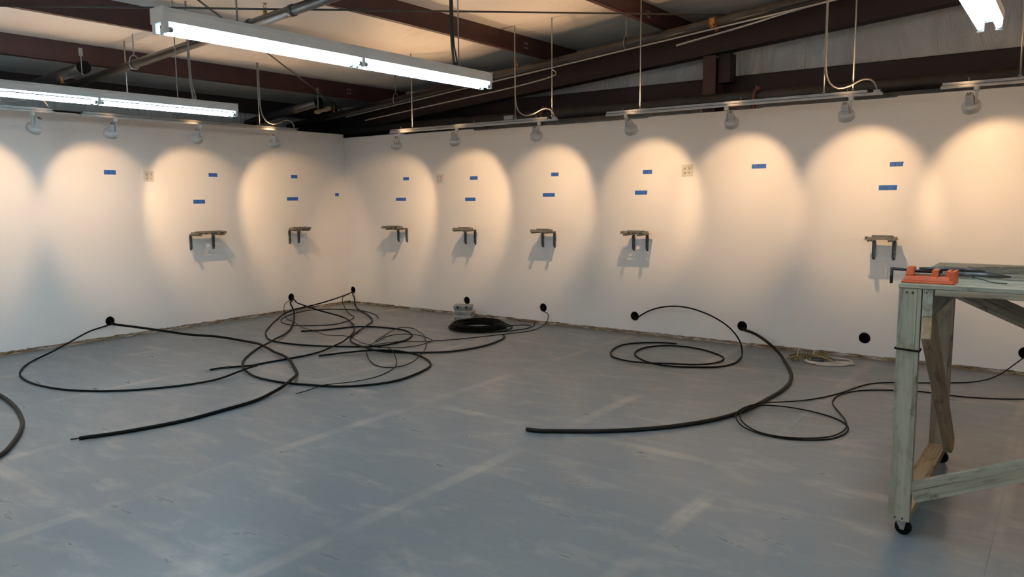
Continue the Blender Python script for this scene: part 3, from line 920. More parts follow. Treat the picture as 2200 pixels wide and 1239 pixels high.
bracket('R', 2.345, 0.162, 2.345, 0.26, 'metal tray bracket on the right wall above the black cable coil', False)
bracket('R', 3.55, 0.167, 3.55, 0.255, 'metal tray bracket on the right wall left of the arching cable', False)
bracket('R', 4.757, 0.165, 4.76, 0.29, 'metal tray bracket with a square notched shadow on the right wall', True)
bracket('R', 7.20, 0.167, 7.20, 0.25, 'metal tray bracket on the right wall just above the workbench', False)
bracket('L', -2.316, 0.30, -2.31, 0.42, 'widest metal tray bracket, on the left wall', True)
bracket('L', -0.945, 0.15, -0.955, 0.29, 'metal tray bracket on the left wall close to the corner', True)

# ------------------------------------------------------------------ outlets
def outlet(side, u, z, label):
    x, y = wall_frame(side, u, 0.0)
    root = empty('wall_outlet', (x, y, z), label, 'outlet', 'four socket wall outlets', rz=math.pi if side == 'R' else -math.pi/2)
    MB().box((-0.060, 0.0, -0.060), (0.060, 0.006, 0.060)).build('cover_plate', M['ivory'], root, (0,0,0), 0.003)
    for sx in (-0.024, 0.024):
        for sz in (-0.021, 0.021):
            fm = Matrix(((1,0,0,sx),(0,0,1,0.0045),(0,-1,0,sz),(0,0,0,1)))
            so = MB().lathe([(0.0, 0.003), (0.0165, 0.003), (0.017, 0.0), (0.0, 0.0)], 16, fm).build('socket', M['ivory'], root)
            mb = MB()
            mb.box((sx-0.008, 0.0074, sz+0.001), (sx-0.005, 0.0078, sz+0.010)); mb.box((sx+0.005, 0.0074, sz+0.001), (sx+0.008, 0.0078, sz+0.010))
            mb.box((sx-0.003, 0.0074, sz-0.010), (sx+0.003, 0.0078, sz-0.004))
            mb.build('slots', M['screw'], so)
outlet('R', 1.84, 1.78, 'ivory four socket outlet on the right wall near the corner')
outlet('R', 5.285, 1.792, 'ivory four socket outlet in the middle of the right wall')
outlet('L', -2.93, 1.81, 'ivory four socket outlet on the left wall')

# ------------------------------------------------------------------ blue tape labels
def text_mesh(s, size):
    cu = bpy.data.curves.new('handwriting', 'FONT')
    cu.body = s; cu.size = size; cu.align_x = 'CENTER'; cu.align_y = 'CENTER'
    o = bpy.data.objects.new('handwriting', cu)
    COL.objects.link(o)
    dg = bpy.context.evaluated_depsgraph_get()
    me = bpy.data.meshes.new_from_object(o.evaluated_get(dg))
    bpy.data.objects.remove(o); bpy.data.curves.remove(cu)
    return me
def tape(side, u, z, w, h, label, writing=(), cut=0.0, divider=None):
    x, y = wall_frame(side, u, 0.0)
    root = empty('tape_label', (x, y, z), label, 'tape', 'blue tape labels on the walls', rz=math.pi if side == 'R' else -math.pi/2)
    P_ = [(-w/2+cut, -h/2), (w/2, -h/2), (w/2, h/2), (-w/2, h/2)]     # local +x = viewer's left
    mb = MB(); mb.plate(P_, [], 0.0005, Matrix(((1,0,0,0),(0,0,1,0.0006),(0,1,0,0),(0,0,0,1))))
    tp = mb.build('tape_strip', M['tape'], root)
    for txt, ox, oz, size in writing:
        me = text_mesh(txt, size)
        o = bpy.data.objects.new('handwriting', me); COL.objects.link(o)
        me.materials.clear(); me.materials.append(M['ink'])
        o.parent = root
        o.matrix_local = Matrix(((-1,0,0,-ox),(0,0,1,0.0012),(0,1,0,oz),(0,0,0,1)))
    if divider is not None:
        MB().box((-divider-0.0015, 0.0006, -h/2), (-divider+0.0015, 0.0012, h/2)).build('pen_line', M['ink'], root)
B1 = lambda a, b_: [(a, -0.027, 0, 0.024), (b_, 0.026, 0, 0.024)]
tape('R', 1.227, 1.792, 0.108, 0.042, 'small blue tape nearest the corner on the right wall, upper row', B1('2', '15'), 0, -0.004)
tape('R', 2.412, 1.776, 0.125, 0.044, 'blue tape right of the corner outlet, upper row of the right wall', B1('4', '16'), 0, -0.004)
tape('R', 3.636, 1.790, 0.104, 0.042, 'upper row blue tape in the third light pool from the corner, right wall', B1('6', '11'), 0, -0.004)
tape('R', 4.829, 1.787, 0.111, 0.044, 'upper row blue tape just left of the middle outlet', B1('8', '1'), 0.0, -0.001)
tape('R', 6.037, 1.809, 0.143, 0.043, 'wide blue tape right of the middle outlet, with no bracket below', B1('L', '17'), 0.0, -0.004)
tape('R', 7.271, 1.789, 0.112, 0.041, 'upper of the two blue tapes above the workbench bracket', B1('11', '17'), 0.006, -0.010)
B2 = lambda n: [('STRS', -0.035, 0.011, 0.017), ('Rack mount', -0.018, -0.011, 0.014), ('[' + n + ']', 0.055, -0.004, 0.021)]
tape('R', 1.12, 1.516, 0.19, 0.042, 'lower row blue tape nearest the corner on the right wall', B2('1'))
tape('R', 2.349, 1.508, 0.172, 0.043, 'lower row blue tape above the bracket over the cable coil', B2('2'))
tape('R', 3.549, 1.553, 0.17, 0.044, 'lower row blue tape in the third light pool from the corner, right wall', B2('3'))
tape('R', 4.756, 1.566, 0.151, 0.045, 'lower row blue tape with a slanted end, left of the middle outlet', B2('5'), 0.006)
tape('R', 7.209, 1.582, 0.153, 0.046, 'lower of the two blue tapes above the workbench bracket, with readable handwriting', B2('6'), 0.004)
tape('L', -3.366, 1.845, 0.131, 0.050, 'leftmost blue tape on the left wall', B1('1', '3'), 0, -0.012)
tape('L', -2.115, 1.836, 0.12, 0.045, 'upper blue tape right of the left wall outlet', B1('3', '12'))
tape('L', -0.897, 1.835, 0.105, 0.044, 'upper blue tape on the left wall nearest the corner', B1('5', '9'))
tape('L', -2.319, 1.513, 0.155, 0.047, 'lower blue tape above the widest bracket on the left wall', B2('8'))
tape('L', -0.939, 1.537, 0.185, 0.046, 'lower blue tape above the left wall bracket by the corner', B2('7'))
tape('L', -0.159, 1.591, 0.069, 0.046, 'tiny square of blue tape beside the corner on the left wall')

# ------------------------------------------------------------------ cables on the floor
CABLES = {
    'cable_a': (0.013,[(-0.03,-3.455,0.18),(0.012,-3.44,0.172),(0.143,-3.524,0.19),(0.269,-3.345,0.145),(0.622,-3.195,0.11),(0.837,-3.062,0.075),(1.073,-2.848,0.04),(1.383,-2.78,0.02),(1.661,-2.806,0.013),(1.86,-2.856,0.013),(2.168,-2.94,0.013),(2.487,-3.052,0.013),(2.737,-3.162,0.013),(3.001,-3.315,0.013),(3.167,-3.424,0.013),(3.297,-3.545,0.013),(3.401,-3.674,0.013),(3.497,-3.816,0.013),(3.576,-3.995,0.013),(3.647,-4.181,0.013),(3.68,-4.498,0.013),(3.689,-4.775,0.013),(3.646,-5.002,0.013),(3.584,-5.206,0.013),(3.493,-5.399,0.013)]),
    'cable_b': (0.0085,[(-0.03,-3.5,0.18),(0.012,-3.515,0.168),(0.064,-3.729,0.135),(0.304,-4.085,0.075),(0.436,-4.303,0.035),(0.538,-4.482,0.008),(0.779,-4.666,0.008),(1.069,-4.813,0.009),(1.268,-4.871,0.009),(1.517,-4.906,0.008),(1.785,-4.899,0.008),(2.059,-4.844,0.008),(2.307,-4.721,0.008),(2.488,-4.571,0.008),(2.62,-4.39,0.008),(2.721,-4.189,0.008),(2.785,-3.95,0.008),(2.745,-3.706,0.008),(2.652,-3.468,0.008)]),
    'cable_c': (0.0145,[(0.971,-5.184,0.014),(1.432,-5.205,0.014),(1.815,-5.242,0.014),(2.074,-5.276,0.014),(2.37,-5.335,0.014),(2.621,-5.403,0.014),(2.796,-5.461,0.014),(3.012,-5.557,0.014),(3.194,-5.658,0.014),(3.385,-5.78,0.014),(3.451,-5.837,0.014),(3.609,-5.989,0.014)]),
    'cable_d': (0.0038,[(-0.03,-1.04,0.18),(0.01,-1.05,0.165),(0.107,-1.203,0.15),(0.144,-1.26,0.12),(0.246,-1.345,0.06),(0.344,-1.399,0.004),(0.729,-1.618,0.004),(1.164,-1.81,0.004),(1.575,-1.94,0.004),(1.927,-2.008,0.004),(2.294,-2.048,0.004),(2.512,-2.106,0.004),(2.786,-2.181,0.004),(3.001,-2.222,0.004),(3.192,-2.301,0.004),(3.448,-2.489,0.004),(3.605,-2.641,0.004),(3.718,-2.809,0.004),(3.81,-3.065,0.004),(3.816,-3.296,0.004),(3.783,-3.48,0.004),(3.727,-3.596,0.004),(3.737,-3.743,0.004),(3.725,-3.872,0.004)]),
    'cable_e': (0.0095,[(-0.03,-1.035,0.175),(0.012,-1.03,0.165),(0.198,-1.201,0.15),(0.296,-1.24,0.09),(0.392,-1.299,0.04),(0.571,-1.44,0.01),(0.939,-1.743,0.01),(1.252,-2.034,0.01),(1.463,-2.276,0.01),(1.627,-2.49,0.01),(1.771,-2.696,0.01),(1.84,-2.842,0.01),(1.985,-3.041,0.01),(2.219,-3.292,0.01),(2.471,-3.496,0.01),(2.658,-3.603,0.009),(2.834,-3.668,0.01),(2.994,-3.702,0.01),(3.295,-3.701,0.01),(3.526,-3.642,0.01),(3.85,-3.505,0.01),(4.013,-3.313,0.01),(4.077,-3.106,0.01),(4.021,-2.76,0.01),(3.939,-2.552,0.01),(3.855,-2.449,0.01),(3.693,-2.334,0.01),(3.444,-2.255,0.01),(3.169,-2.302,0.01),(2.96,-2.422,0.01),(2.805,-2.59,0.01),(2.711,-2.806,0.01)]),
    'cable_f': (0.009,[(-0.03,-1.02,0.18),(0.012,-1.005,0.168),(0.328,-1.19,0.165),(0.587,-1.269,0.155),(0.853,-1.251,0.11),(0.957,-1.15,0.065),(1.102,-1.099,0.025),(1.322,-1.182,0.009),(1.682,-1.426,0.009),(1.946,-1.656,0.009),(2.199,-1.935,0.009),(2.359,-2.174,0.009),(2.502,-2.432,0.009),(2.573,-2.656,0.009),(2.588,-2.874,0.009),(2.566,-3.054,0.009),(2.541,-3.291,0.009),(2.528,-3.441,0.009),(2.476,-3.521,0.009),(2.38,-3.675,0.009),(2.367,-3.757,0.009)]),
    'cable_g': (0.0085,[(0.085,0.03,0.18),(0.08,-0.012,0.168),(0.455,-0.472,0.2),(0.652,-0.834,0.2),(0.637,-1.038,0.17),(0.512,-1.163,0.13),(0.304,-1.208,0.08),(0.232,-1.312,0.035),(0.443,-1.609,0.008),(0.867,-2.036,0.008),(1.07,-2.225,0.008),(1.344,-2.421,0.009),(1.534,-2.523,0.008),(1.71,-2.565,0.008),(1.951,-2.558,0.009),(2.201,-2.502,0.008),(2.502,-2.366,0.008),(2.72,-2.228,0.008),(2.825,-2.121,0.008),(2.857,-1.94,0.008),(2.832,-1.724,0.008),(2.721,-1.517,0.008),(2.582,-1.388,0.008),(2.37,-1.281,0.008),(2.104,-1.271,0.008),(1.84,-1.336,0.008),(1.707,-1.448,0.008),(1.616,-1.67,0.008),(1.549,-1.833,0.008),(1.408,-1.988,0.008)]),
    'cable_h': (0.0095,[(0.1,0.03,0.18),(0.105,-0.012,0.165),(0.478,-0.325,0.13),(0.534,-0.369,0.07),(0.604,-0.408,0.025),(0.775,-0.502,0.01),(1.087,-0.667,0.01),(1.419,-0.892,0.01),(1.626,-1.079,0.01),(1.824,-1.337,0.009),(1.991,-1.629,0.01),(2.164,-1.889,0.01),(2.331,-2.06,0.01),(2.524,-2.199,0.01),(2.697,-2.274,0.01),(2.878,-2.308,0.009),(3.035,-2.322,0.01),(3.194,-2.275,0.01),(3.408,-2.15,0.009),(3.626,-1.959,0.01),(3.654,-1.914,0.009),(3.734,-1.641,0.009),(3.739,-1.387,0.01),(3.674,-1.111,0.009),(3.616,-0.982,0.01),(3.544,-0.915,0.009)]),
    'cable_i': (0.005,[(0.075,0.03,0.18),(0.072,-0.012,0.17),(0.388,-0.359,0.19),(0.38,-0.434,0.17),(0.388,-0.47,0.14),(0.424,-0.491,0.09),(0.6,-0.591,0.02),(0.876,-0.768,0.005),(1.082,-0.884,0.005),(1.195,-1.003,0.005),(1.301,-1.212,0.005),(1.351,-1.443,0.005),(1.206,-1.624,0.005),(1.002,-1.756,0.005),(0.809,-1.752,0.005),(0.641,-1.684,0.005),(0.505,-1.589,0.005),(0.316,-1.378,0.005),(0.178,-1.113,0.005),(0.127,-0.827,0.005),(0.227,-0.653,0.005),(0.461,-0.504,0.005),(0.706,-0.457,0.005),(0.957,-0.51,0.005),(1.197,-0.613,0.005),(1.443,-0.796,0.005)]),
    'cable_j': (0.0042,[(3.47,0.03,0.17),(3.475,-0.012,0.158),(3.541,-0.03,0.141),(3.568,-0.05,0.116),(3.566,-0.06,0.073),(3.525,-0.04,0.021),(3.555,-0.162,0.004),(3.62,-0.423,0.004),(3.601,-0.58,0.004),(3.473,-0.875,0.004),(3.35,-1.16,0.004),(3.219,-1.42,0.004),(3.107,-1.592,0.004),(3.114,-1.612,0.004),(3.02,-1.74,0.004),(2.891,-1.858,0.004),(2.825,-1.98,0.004),(2.8,-2.111,0.004),(2.824,-2.202,0.004),(2.909,-2.201,0.004),(3.055,-2.067,0.004),(3.152,-1.879,0.004),(3.152,-1.699,0.004),(3.093,-1.592,0.004),(2.907,-1.495,0.004),(2.701,-1.481,0.004),(2.541,-1.549,0.004),(2.509,-1.714,0.004),(2.64,-1.958,0.004),(2.839,-2.271,0.004),(3.043,-2.488,0.004),(3.271,-2.662,0.004),(3.482,-2.776,0.004),(3.617,-2.783,0.004),(3.692,-2.709,0.004),(3.695,-2.533,0.004),(3.582,-2.294,0.004),(3.361,-1.986,0.004),(3.076,-1.67,0.004),(2.712,-1.349,0.004),(2.402,-1.168,0.004),(2.281,-1.207,0.004),(2.303,-1.389,0.004),(2.473,-1.724,0.004),(2.663,-2.009,0.004)]),
    'cable_k': (0.0078,[(4.7,0.03,0.18),(4.705,-0.012,0.17),(4.815,-0.04,0.241),(4.905,-0.07,0.287),(5.03,-0.1,0.333),(5.193,-0.14,0.367),(5.348,-0.17,0.375),(5.499,-0.2,0.359),(5.68,-0.23,0.313),(5.836,-0.25,0.242),(5.938,-0.26,0.158),(5.987,-0.25,0.075),(6.035,-0.334,0.008),(6.141,-0.701,0.008),(6.159,-0.932,0.008),(6.095,-1.107,0.008),(5.941,-1.233,0.008),(5.712,-1.325,0.008),(5.508,-1.288,0.008),(5.33,-1.157,0.008),(5.229,-1.033,0.008),(5.159,-0.823,0.008),(5.178,-0.618,0.008),(5.295,-0.462,0.008),(5.46,-0.411,0.008),(5.68,-0.458,0.008),(5.899,-0.605,0.008),(6.003,-0.734,0.008),(6.029,-0.899,0.008),(5.984,-1.049,0.008),(5.878,-1.19,0.008),(5.701,-1.301,0.008),(5.502,-1.371,0.008),(5.297,-1.347,0.008),(5.116,-1.257,0.008),(5.024,-1.143,0.008),(4.933,-0.925,0.008),(4.908,-0.647,0.008),(5.036,-0.439,0.008),(5.216,-0.331,0.008),(5.342,-0.319,0.008)]),
    'cable_l': (0.0145,[(5.925,0.03,0.18),(5.93,-0.014,0.17),(6.015,-0.075,0.165),(6.089,-0.107,0.15),(6.255,-0.229,0.1),(6.384,-0.35,0.05),(6.544,-0.631,0.014),(6.713,-1.041,0.014),(6.79,-1.326,0.014),(6.824,-1.643,0.014),(6.814,-1.988,0.014),(6.785,-2.341,0.014),(6.72,-2.622,0.014),(6.602,-2.88,0.014),(6.434,-3.123,0.014),(6.209,-3.347,0.014),(5.96,-3.523,0.014),(5.845,-3.59,0.014),(5.762,-3.606,0.014)]),
    'cable_m': (0.0048,[(8.32,0.03,0.18),(8.31,-0.012,0.162),(8.24,-0.131,0.1),(8.168,-0.216,0.04),(8.081,-0.334,0.005),(7.968,-0.526,0.005),(7.835,-0.634,0.005),(7.664,-0.75,0.005),(7.484,-0.854,0.005),(7.341,-1.002,0.005),(7.267,-1.207,0.005),(7.208,-1.453,0.005),(7.103,-1.72,0.005),(6.951,-1.983,0.005),(6.826,-2.197,0.005),(6.776,-2.379,0.005),(6.783,-2.538,0.005),(6.822,-2.646,0.005),(6.91,-2.757,0.005),(7.055,-2.82,0.005),(7.204,-2.822,0.005),(7.331,-2.764,0.005),(7.422,-2.682,0.005),(7.475,-2.55,0.005),(7.48,-2.406,0.005),(7.43,-2.272,0.005),(7.324,-2.167,0.005),(7.173,-2.107,0.005),(7.023,-2.112,0.005),(6.9,-2.181,0.005),(6.807,-2.309,0.005),(6.794,-2.461,0.005),(6.831,-2.596,0.005),(6.915,-2.712,0.005),(7.046,-2.794,0.005),(7.195,-2.793,0.005),(7.321,-2.729,0.005),(7.413,-2.643,0.005),(7.459,-2.522,0.005),(7.462,-2.378,0.005),(7.417,-2.216,0.005),(7.35,-2.057,0.005),(7.248,-1.832,0.005),(7.215,-1.698,0.005),(7.219,-1.502,0.005),(7.292,-1.321,0.005),(7.385,-1.222,0.005),(7.533,-1.134,0.005),(7.71,-1.062,0.005),(7.96,-1.06,0.005),(8.165,-1.001,0.005),(8.362,-0.883,0.005),(8.529,-0.77,0.005)]),
}
CABLE_INFO = {
    'cable_a': ('thick black cable curving from the left wall hole to the lower left of the floor', 'black'),
    'cable_b': ('black cable looping far left from the leftmost wall hole', 'black'),
    'cable_c': ('thick black cable bulging in from the left picture edge', 'worn_black'),
    'cable_d': ('thin black wire from the second left wall hole, tail before the tangle', 'black'),
    'cable_e': ('black cable from the second left wall hole making the large front loop of the tangle', 'black'),
    'cable_f': ('black cable swinging from the second left wall hole and ending with a bared tip', 'black'),
    'cable_g': ('black cable draped left from the hole in the corner', 'black'),
    'cable_h': ('black cable snaking from the corner hole to an upturned end in mid floor', 'worn_black'),
    'cable_i': ('thin black cable from the corner hole circling close to the left wall', 'black'),
    'cable_j': ('thin wire from the hole right of the coil, ending in round loops within the tangle', 'black'),
    'cable_k': ('black cable arching from its wall hole and coiled twice on the floor', 'black'),
    'cable_l': ('thickest black cable sweeping from the right wall to a cut end in mid floor', 'worn_black'),
    'cable_m': ('thin black cable with a flat double loop in front of the workbench', 'black'),
}
laid = []          # (xyz array, radius) of cables already on the floor
def lay(pts, r):
    """lift a cable where it crosses cables (and itself) laid before"""
    A = np.array([tuple(p) for p in pts])
    s = np.concatenate([[0], np.cumsum(np.linalg.norm(np.diff(A[:, :2], axis=0), axis=1))])
    lift = np.zeros(len(A))
    def raise_at(i, need):
        nonlocal lift
        dz = need - A[i, 2]
        if dz > 0:
            lift = np.maximum(lift, dz*np.exp(-((s-s[i])**2)/(2*0.2**2)))
    for B, rb_ in laid:
        for i in range(len(A)):
            d = np.linalg.norm(B[:, :2]-A[i, :2], axis=1)
            j = int(d.argmin())
            if d[j] < (r+rb_)*1.3 and A[i, 2] < 0.08 and B[j, 2] < 0.1:
                raise_at(i, B[j, 2] + rb_ + r)
    for i in range(len(A)):
        if A[i, 2] > 0.06: continue
        k = np.searchsorted(s, s[i]-0.3)
        if k > 2:
            d = np.linalg.norm(A[:k, :2]-A[i, :2], axis=1); j = int(d.argmin())
            if d[j] < 2.2*r and A[j, 2] < 0.06:
                raise_at(i, A[j, 2] + lift[j] + 2*r)
    A[:, 2] += lift
    laid.append((A.copy(), r))
    return [tuple(p) for p in A]
for key in ['cable_l', 'cable_k', 'cable_m', 'cable_c', 'cable_i', 'cable_g', 'cable_h', 'cable_f', 'cable_e', 'cable_b', 'cable_a', 'cable_j', 'cable_d']:
    r, pts = CABLES[key]
    lab, mt = CABLE_INFO[key]
    P = lay(spline(pts, 0.03), r)
    base = (round(P[-1][0], 3), round(P[-1][1], 3), 0.0)
    root = empty('floor_cable', base, lab, 'cable', 'black cables on the floor')
    MB().tube(P, r, 8).build('jacket', M[mt], root, base)
    e = Vector(P[-1]); d = (Vector(P[-1])-Vector(P[-2])).normalized()
    if key in ('cable_a', 'cable_f', 'cable_k'):
        MB().tube([e, e+d*0.05], r*0.45, 6).build('bare_tip', M['galv'] if key != 'cable_a' else M['black_plastic'], root, base)
    if key in ('cable_f', 'cable_g'):
        k = -6
        MB().tube([P[k], P[k+1]], r*1.35, 8).build('tape_wrap', M['black_plastic'], root, base)

# coil of black cable
rc = random.Random(21)
cc = Vector((2.965, -0.645, 0))
root = empty('cable_coil', cc, 'fat coil of black cable lying on the floor before the grey boxes', 'cable')
mb = MB()
for k in range(80):
    R0 = rc.uniform(0.215, 0.335); z = 0.006 + rc.random()*0.062*math.sin(math.pi*min(1, max(0.05, (R0-0.195)/0.16)))
    ox, oy = rc.uniform(-0.012, 0.012), rc.uniform(-0.012, 0.012)
    if k < 3:
        R0 += 0.045 + 0.02*k; ox, oy = 0.03, 0.01; z = 0.008
    tx, ty = rc.uniform(-0.03, 0.03), rc.uniform(-0.03, 0.03)
    ring = []
    for j in range(44):
        a = 2*math.pi*j/44
        px, py = R0*math.cos(a), R0*math.sin(a)
        ring.append((ox+px, oy+py, max(0.006, z + tx*px + ty*py)))
    mb.tube(ring, 0.0048, 5, closed=True)
mb.build('windings', M['black'], root)
MB().tube(spline([(0.28, 0.20, 0.012), (0.38, 0.24, 0.03), (0.46, 0.31, 0.03), (0.52, 0.35, 0.02)], 0.03), 0.0058, 6).build('loose_end', M['black'], root)
MB().tube(spline([(0.1, -0.36, 0.008), (0.28, -0.26, 0.008), (0.45, -0.05, 0.008), (0.55, 0.20, 0.012), (0.55, 0.36, 0.02), (0.50, 0.46, 0.05)], 0.03), 0.0058, 6).build('loose_end', M['black'], root)

# stack of three grey boxes behind it
zb = 0.0
for k, (dx, dy, rz, h) in enumerate(((0.012, 0.0, 0.42, 0.062), (0.02, 0.006, 0.36, 0.060), (0.0, 0.004, 0.50, 0.066))):
    labs = ['grey plastic box at the bottom of the small stack by the wall hole', 'middle grey plastic box of the small stack by the wall hole', 'topmost grey plastic box of the small stack by the wall hole']
    root = empty('plastic_box', (2.415+dx, -0.26+dy, zb), labs[k], 'box', 'stacked grey plastic boxes', rz=rz)
    MB().frustum((0, 0, 0), (0.205, 0.145), (0, 0, h*0.62), (0.225, 0.165)).build('box_body', M['box_grey'], root, (0,0,0), 0.006)
    MB().frustum((0, 0, h*0.62+0.001), (0.238, 0.178), (0, 0, h), (0.215, 0.155)).build('box_lid', M['box_grey'], root, (0,0,0), 0.006)
    for sx in (-0.055, 0.055):
        MB().box((sx-0.011, -0.093, h*0.35), (sx+0.011, -0.086, h*0.85)).build('latch', M['screw'] if k == 2 else M['box_grey'], root)
    zb += h + 0.0005

# tan straps and white cable by the right wall
root = empty('strap_bundle', (6.66, -0.37, 0.0), 'bundle of tan straps knotted in the middle on the floor by the right wall', 'straps')
rs2 = random.Random(9)
for k in range(11):
    a = rs2.uniform(-0.45, 0.45); l1 = rs2.uniform(0.12, 0.19); l2 = rs2.uniform(0.14, 0.26)
    u = Vector((0.86, 0.5, 0)); v = Vector((-0.5, 0.86, 0))
    z0 = 0.012 + 0.006*(k % 5)
    p = [u*-l1 + v*(a*0.22) + Vector((0,0,z0)), u*(-l1*0.5) + v*(a*0.16) + Vector((0,0,z0+0.025)), Vector((0,0,z0+0.012)), u*(l2*0.45) + v*(-a*0.2) + Vector((0,0,z0+0.03)), u*l2 + v*(-a*0.36) + Vector((0,0,z0*0.7))]
    q = spline(p, 0.02)
    mb = MB(); w = 0.014
    V2 = []
    for i, pt in enumerate(q):
        tv = (q[min(i+1, len(q)-1)]-q[max(i-1, 0)]).normalized(); nn = tv.cross(Vector((0,0,1))).normalized()
        tw = nn*math.cos(k) + Vector((0,0,1))*math.sin(k)*0.5
        hh = tv.cross(tw).normalized()*0.002
        V2 += [pt-tw*w-hh, pt+tw*w-hh, pt+tw*w+hh, pt-tw*w+hh]
    V2 = [(a_[0], a_[1], max(0.001, a_[2])) for a_ in V2]
    fs = []
    for i in range(len(q)-1):
        for j in range(4):
            fs.append((i*4+j, i*4+(j+1) % 4, i*4+4+(j+1) % 4, i*4+4+j))
    fs += [(3,2,1,0), tuple(len(V2)-4+j for j in range(4))]
    mb.add(V2, fs)
    mb.build('strap', M['tan'], root)
mb = MB(); u = Vector((0.86, 0.5, 0)); v = Vector((-0.5, 0.86, 0))
for o_ in (-0.012, 0.006):
    mb.tube([u*o_ + v*0.042*math.cos(2*math.pi*j/14) + Vector((0,0,0.036+0.034*math.sin(2*math.pi*j/14))) for j in range(14)], 0.007, 6, closed=True)
mb.build('knot', M['tan'], root)
MB().tube([u*-0.07 + v*0.05*math.cos(2*math.pi*j/18) + u*0.03*math.cos(2*math.pi*j/18) + Vector((0,0,0.058+0.054*math.sin(2*math.pi*j/18))) for j in range(18)], 0.004, 6, closed=True).build('wire_ring', M['white_cable'], root)

base = (6.86, -0.34, 0.0)
root = empty('white_cable', base, 'loop of white cable lying beside the tan straps', 'cable')
c0 = Vector((6.85, -0.36, 0)); pts = []
for j in range(0, 62):
    a = -2.3 + 2*math.pi*j/30
    k = j/61
    rx = 0.215 - 0.02*k
    pts.append(c0 + u*rx*math.cos(a)*1.0 + v*(0.155-0.012*k)*math.sin(a) + Vector((0, 0, 0.006+0.016*k)))
pts += [c0 + u*0.12 + v*-0.09 + Vector((0,0,0.02)), c0 + u*0.2 + v*-0.12 + Vector((0,0,0.012))]
MB().tube(pts, 0.007, 6).build('jacket', M['white_cable'], root, base)
MB().tube([c0+u*0.02+v*0.0+Vector((0,0,0.012)), c0+u*0.17+v*-0.1+Vector((0,0,0.03))], 0.004, 6).build('loose_end', M['white_cable'], root, base)
MB().tube([c0+u*-0.16+v*0.03+Vector((0,0,0.02)), c0+u*-0.08+v*0.17+Vector((0,0,0.075))], 0.0045, 6).build('loose_end', M['white_cable'], root, base)

# ------------------------------------------------------------------ workbench
BX0, BX1, BYF, BYB = 7.985, 10.42, -3.915, -2.70
bench = empty('workbench', (BX0, BYF, 0.0), 'rough wooden workbench on casters at the right picture edge', 'workbench')
brel = Vector((BX0, BYF, 0.0))
def board(name, p0, p1, wdir, w, th, mat, parent=bench, rel=brel):
    p0, p1 = Vector(p0), Vector(p1)
    X = (p1-p0).normalized(); Y = Vector(wdir); Y = (Y - X*Y.dot(X)).normalized(); Z = X.cross(Y)
    L = (p1-p0).length
    mb = MB().box((-L/2, -w/2, -th/2), (L/2, w/2, th/2))
    m_ = Matrix((X, Y, Z)).transposed().to_4x4(); m_.translation = (p0+p1)/2 - rel
    return mb.build(name, mat, parent, (0,0,0), 0.002, m_)
def caster(x, y, rz):
    m_ = Matrix.Translation(Vector((x, y, 0))-brel) @ Matrix.Rotation(rz, 4, 'Z')
    rt = bpy.data.objects.new('caster', None); COL.objects.link(rt)
    rt.parent = bench; rt.matrix_local = m_
    wm = Matrix(((0,0,1,-0.0125),(0,1,0,-0.012),(-1,0,0,0.035),(0,0,0,1)))
    MB().lathe([(0.0, 0.0), (0.03, 0.0), (0.035, 0.004), (0.035, 0.021), (0.03, 0.025), (0.0, 0.025)], 22, wm).build('wheel', M['black'], rt)
    mb = MB()
    for sx in (-0.017, 0.0155):
        mb.plate([(-0.03, 0.068), (0.018, 0.068), (-0.004, 0.026), (-0.02, 0.026)], [], 0.0022, Matrix(((0,0,1,sx+0.0022),(1,0,0,0),(0,1,0,0),(0,0,0,1))))
    mb.box((-0.025, -0.03, 0.065), (0.025, 0.03, 0.0685))
    mb.tube([(-0.021, -0.012, 0.035), (0.021, -0.012, 0.035)], 0.005, 8)
    mb.build('fork', M['galv'], rt)
LEG_Z0, LEG_Z1 = 0.069, 1.121
# left end as seen
lg = board('leg', (BX0+0.0445, BYF+0.019, LEG_Z0), (BX0+0.0445, BYF+0.019, LEG_Z1), (1,0,0), 0.089, 0.038, M['wood_green'])
board('leg', (BX0+0.0445, BYB-0.019, LEG_Z0), (BX0+0.0445, BYB-0.019, LEG_Z1), (1,0,0), 0.089, 0.038, M['wood_shaded'])
board('leg', (BX1-0.0445, BYF+0.019, LEG_Z0), (BX1-0.0445, BYF+0.019, LEG_Z1), (1,0,0), 0.089, 0.038, M['wood_green'])
board('leg', (BX1-0.0445, BYB-0.019, LEG_Z0), (BX1-0.0445, BYB-0.019, LEG_Z1), (1,0,0), 0.089, 0.038, M['wood_shaded'])
for sx, s_ in ((BX0+0.095, 1), (BX1-0.133, 1)):
    board('top_joist', (sx+0.019, BYF+0.002, 1.061), (sx+0.019, BYB-0.002, 1.061), (0,0,1), 0.119, 0.038, M['wood_green'] if sx < 9 else M['wood_shaded'])
for sx in (BX0+0.0445, BX1-0.0445):
    board('foot_rail', (sx, BYF+0.0385, 0.088), (sx, BYB-0.0385, 0.088), (1,0,0), 0.089, 0.037, M['wood_tan'])
